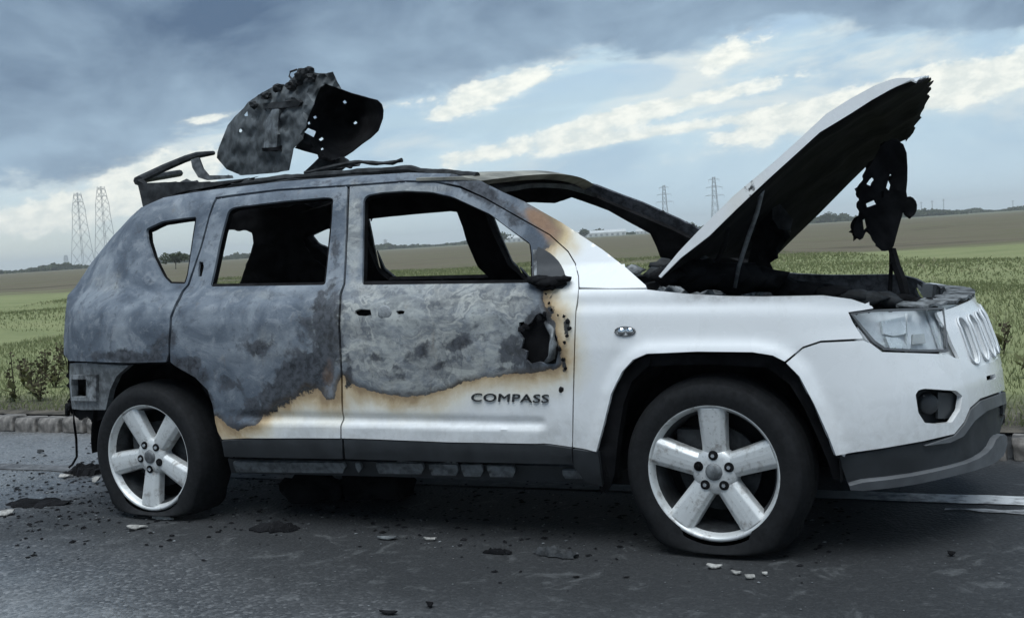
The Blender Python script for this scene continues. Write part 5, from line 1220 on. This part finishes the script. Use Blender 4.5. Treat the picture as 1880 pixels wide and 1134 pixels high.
# ================================================================== FAR STRUCTURES
def pylon(px_, dist, hgt, wb, wt, arms, label, rot=0.4, r_=.24):
    x, y = at_dist(px_, dist); root = empty('pylon', (x, y, 0)); tag(root, label, 'pylon', 'electricity pylons on the horizon')
    cr, sr = math.cos(rot), math.sin(rot)
    def Q(u_, v_, z): return (x+u_*cr-v_*sr, y+u_*sr+v_*cr, z)
    def half(z):
        t = z/hgt; return (wb*(1-t)**1.15+wt*t)/2 if t < .75 else (wb*.25**1.15+wt*.75)/2*(1-(t-.75)*2.2)+.25
    lv = [hgt*t for t in (0, .22, .40, .55, .67, .77, .86, .94, 1.0)]
    for sx in (-1, 1):
        for sy in (-1, 1):
            b = MB(); b.tube([Q(sx*half(z), sy*half(z), z) for z in lv], r_, 4); b.build('leg', M['lattice'], root)
    b = MB()
    for i in range(len(lv)-1):
        z0, z1 = lv[i], lv[i+1]; h0, h1 = half(z0), half(z1)
        for s_ in (-1, 1):
            b.tube([Q(-h0, s_*h0, z0), Q(h1, s_*h1, z1)], r_*.55, 3); b.tube([Q(h0, s_*h0, z0), Q(-h1, s_*h1, z1)], r_*.55, 3)
            b.tube([Q(s_*h0, -h0, z0), Q(s_*h1, h1, z1)], r_*.55, 3); b.tube([Q(s_*h0, h0, z0), Q(s_*h1, -h1, z1)], r_*.55, 3)
    b.build('bracing', M['lattice'], root)
    for (zt, w_) in arms:
        b = MB(); z = hgt*zt; hh = half(z)
        for s_ in (-1, 1):
            b.tube([Q(0, -hh, z), Q(s_*w_, 0, z)], r_*.7, 3); b.tube([Q(0, hh, z), Q(s_*w_, 0, z)], r_*.7, 3); b.tube([Q(0, 0, z+hgt*.035), Q(s_*w_, 0, z)], r_*.6, 3); b.tube([Q(s_*w_, 0, z), Q(s_*w_, 0, z-hgt*.05)], r_*.6, 3)
        b.build('cross_arm', M['lattice'], root)
pylon(149, 830, 50, 11, 4.5, [(.97, 3.0), (.88, 3.6)], 'tall lattice pylon at the far left, the left one of the near pair', .1, .145)
pylon(193, 790, 51, 11, 4.5, [(.97, 3.0), (.88, 3.6)], 'tall lattice pylon at the far left, right beside the sloping tail of the car', .1, .145)
pylon(1224, 1230, 48, 8, 2.2, [(.95, 5), (.80, 7.5), (.64, 9)], 'grey pylon with three cross arms above the windscreen pillar', .5, .24)
pylon(1316, 1110, 48, 8, 2.2, [(.95, 5), (.80, 7.5), (.64, 9)], 'grey pylon with three cross arms partly behind the raised bonnet edge', .5, .23)
pylon(118, 2300, 24, 6, 4, [(.9, 3)], 'small faint pylon low on the horizon left of the tall pair', .1, .8)
pylon(707, 2300, 18, 5, 3, [(.9, 5)], 'faint tiny pylon on the horizon seen through the front door window', .1, .6)
def pole(px_, dist, hgt, label):
    x, y = at_dist(px_, dist); root = empty('mast', (x, y, 0)); tag(root, label, 'mast', 'thin masts on the right horizon')
    b = MB(); b.tube([(x, y, 0), (x, y, hgt)], [.75, .55], 6); b.build('shaft', M['lattice'], root); b = MB(); b.tube([(x-2.2, y, hgt*.9), (x+2.2, y, hgt*.9)], .35, 4); b.build('crossbar', M['lattice'], root)
for px_, h_, lb in [(1694, 21, 'thin mast on the horizon right of the hanging liner, leftmost of three'), (1714, 22, 'thin mast on the horizon right of the hanging liner, middle of three'), (1735, 23, 'thin mast on the horizon right of the hanging liner, rightmost of three'), (1862, 14, 'single thin mast on the horizon at the right edge of the picture')]:
    pole(px_, 1900, h_, lb)
def shed(p0, p1, dist, h_, label):
    (x0, y0), (x1, y1) = at_dist(p0, dist), at_dist(p1, dist); A = Vector((x0, y0, 0)); B2 = Vector((x1, y1, 0)); nrm = Vector((-(y1-y0), x1-x0, 0)).normalized()*14
    root = empty('low_building', (A+B2)/2); tag(root, label, 'building', 'pale low buildings on the horizon')
    b = MB(); b.prism([A, B2, B2+nrm, A+nrm], (0, 0, h_*.62)); b.build('wall', M['palewall'], root)
    u_ = Vector((0, 0, h_*.62+.02)); r1, r2 = A+nrm*.5+Vector((0, 0, h_)), B2+nrm*.5+Vector((0, 0, h_)); b = MB()
    b.add([A+u_, B2+u_, r2, r1, A+nrm+u_, B2+nrm+u_], [(0, 1, 2, 3), (3, 2, 5, 4), (0, 3, 4), (1, 5, 2)]); b.build('roof', M['palewall'], root)
    n_ = 9
    for k in range(n_):
        c = A+(B2-A)*((k+.5)/n_)-nrm.normalized()*.12; b = MB(); b.box(c+Vector((0, 0, h_*.30)), ((B2-A).length/n_*.45, .12, h_*.3), Matrix.Rotation(math.atan2((B2-A).y, (B2-A).x), 3, 'Z')); b.build('window', M['lattice'], root)
shed(895, 975, 600, 3.4, 'long pale low building on the horizon seen through the front corner of the door window')
shed(1060, 1150, 610, 3.4, 'long pale low building on the horizon seen through the windscreen opening')
shed(1168, 1232, 640, 2.8, 'pale low building on the horizon below the grey pylon left of the bonnet')

# ================================================================== HAZE
b = MB(); b.box((0, 0, 28.0), (17000, 11000, 58.4))
hz = b.build('haze', None, None)
hm = bpy.data.materials.new('haze_air'); hm.use_nodes = True; ht = NT(hm.node_tree); ht.n.clear()
ho = ht.new('ShaderNodeOutputMaterial'); pv = ht.new('ShaderNodeVolumePrincipled'); pv.inputs['Density'].default_value = 0.00035; pv.inputs['Color'].default_value = (0.95, 0.97, 1.0, 1); pv.inputs['Anisotropy'].default_value = 0.2
ht.l.new(pv.outputs[0], ho.inputs['Volume']); hz.data.materials.append(hm); tag(hz, kind='stuff', label='thin grey-blue haze over the flat land', cat='haze')
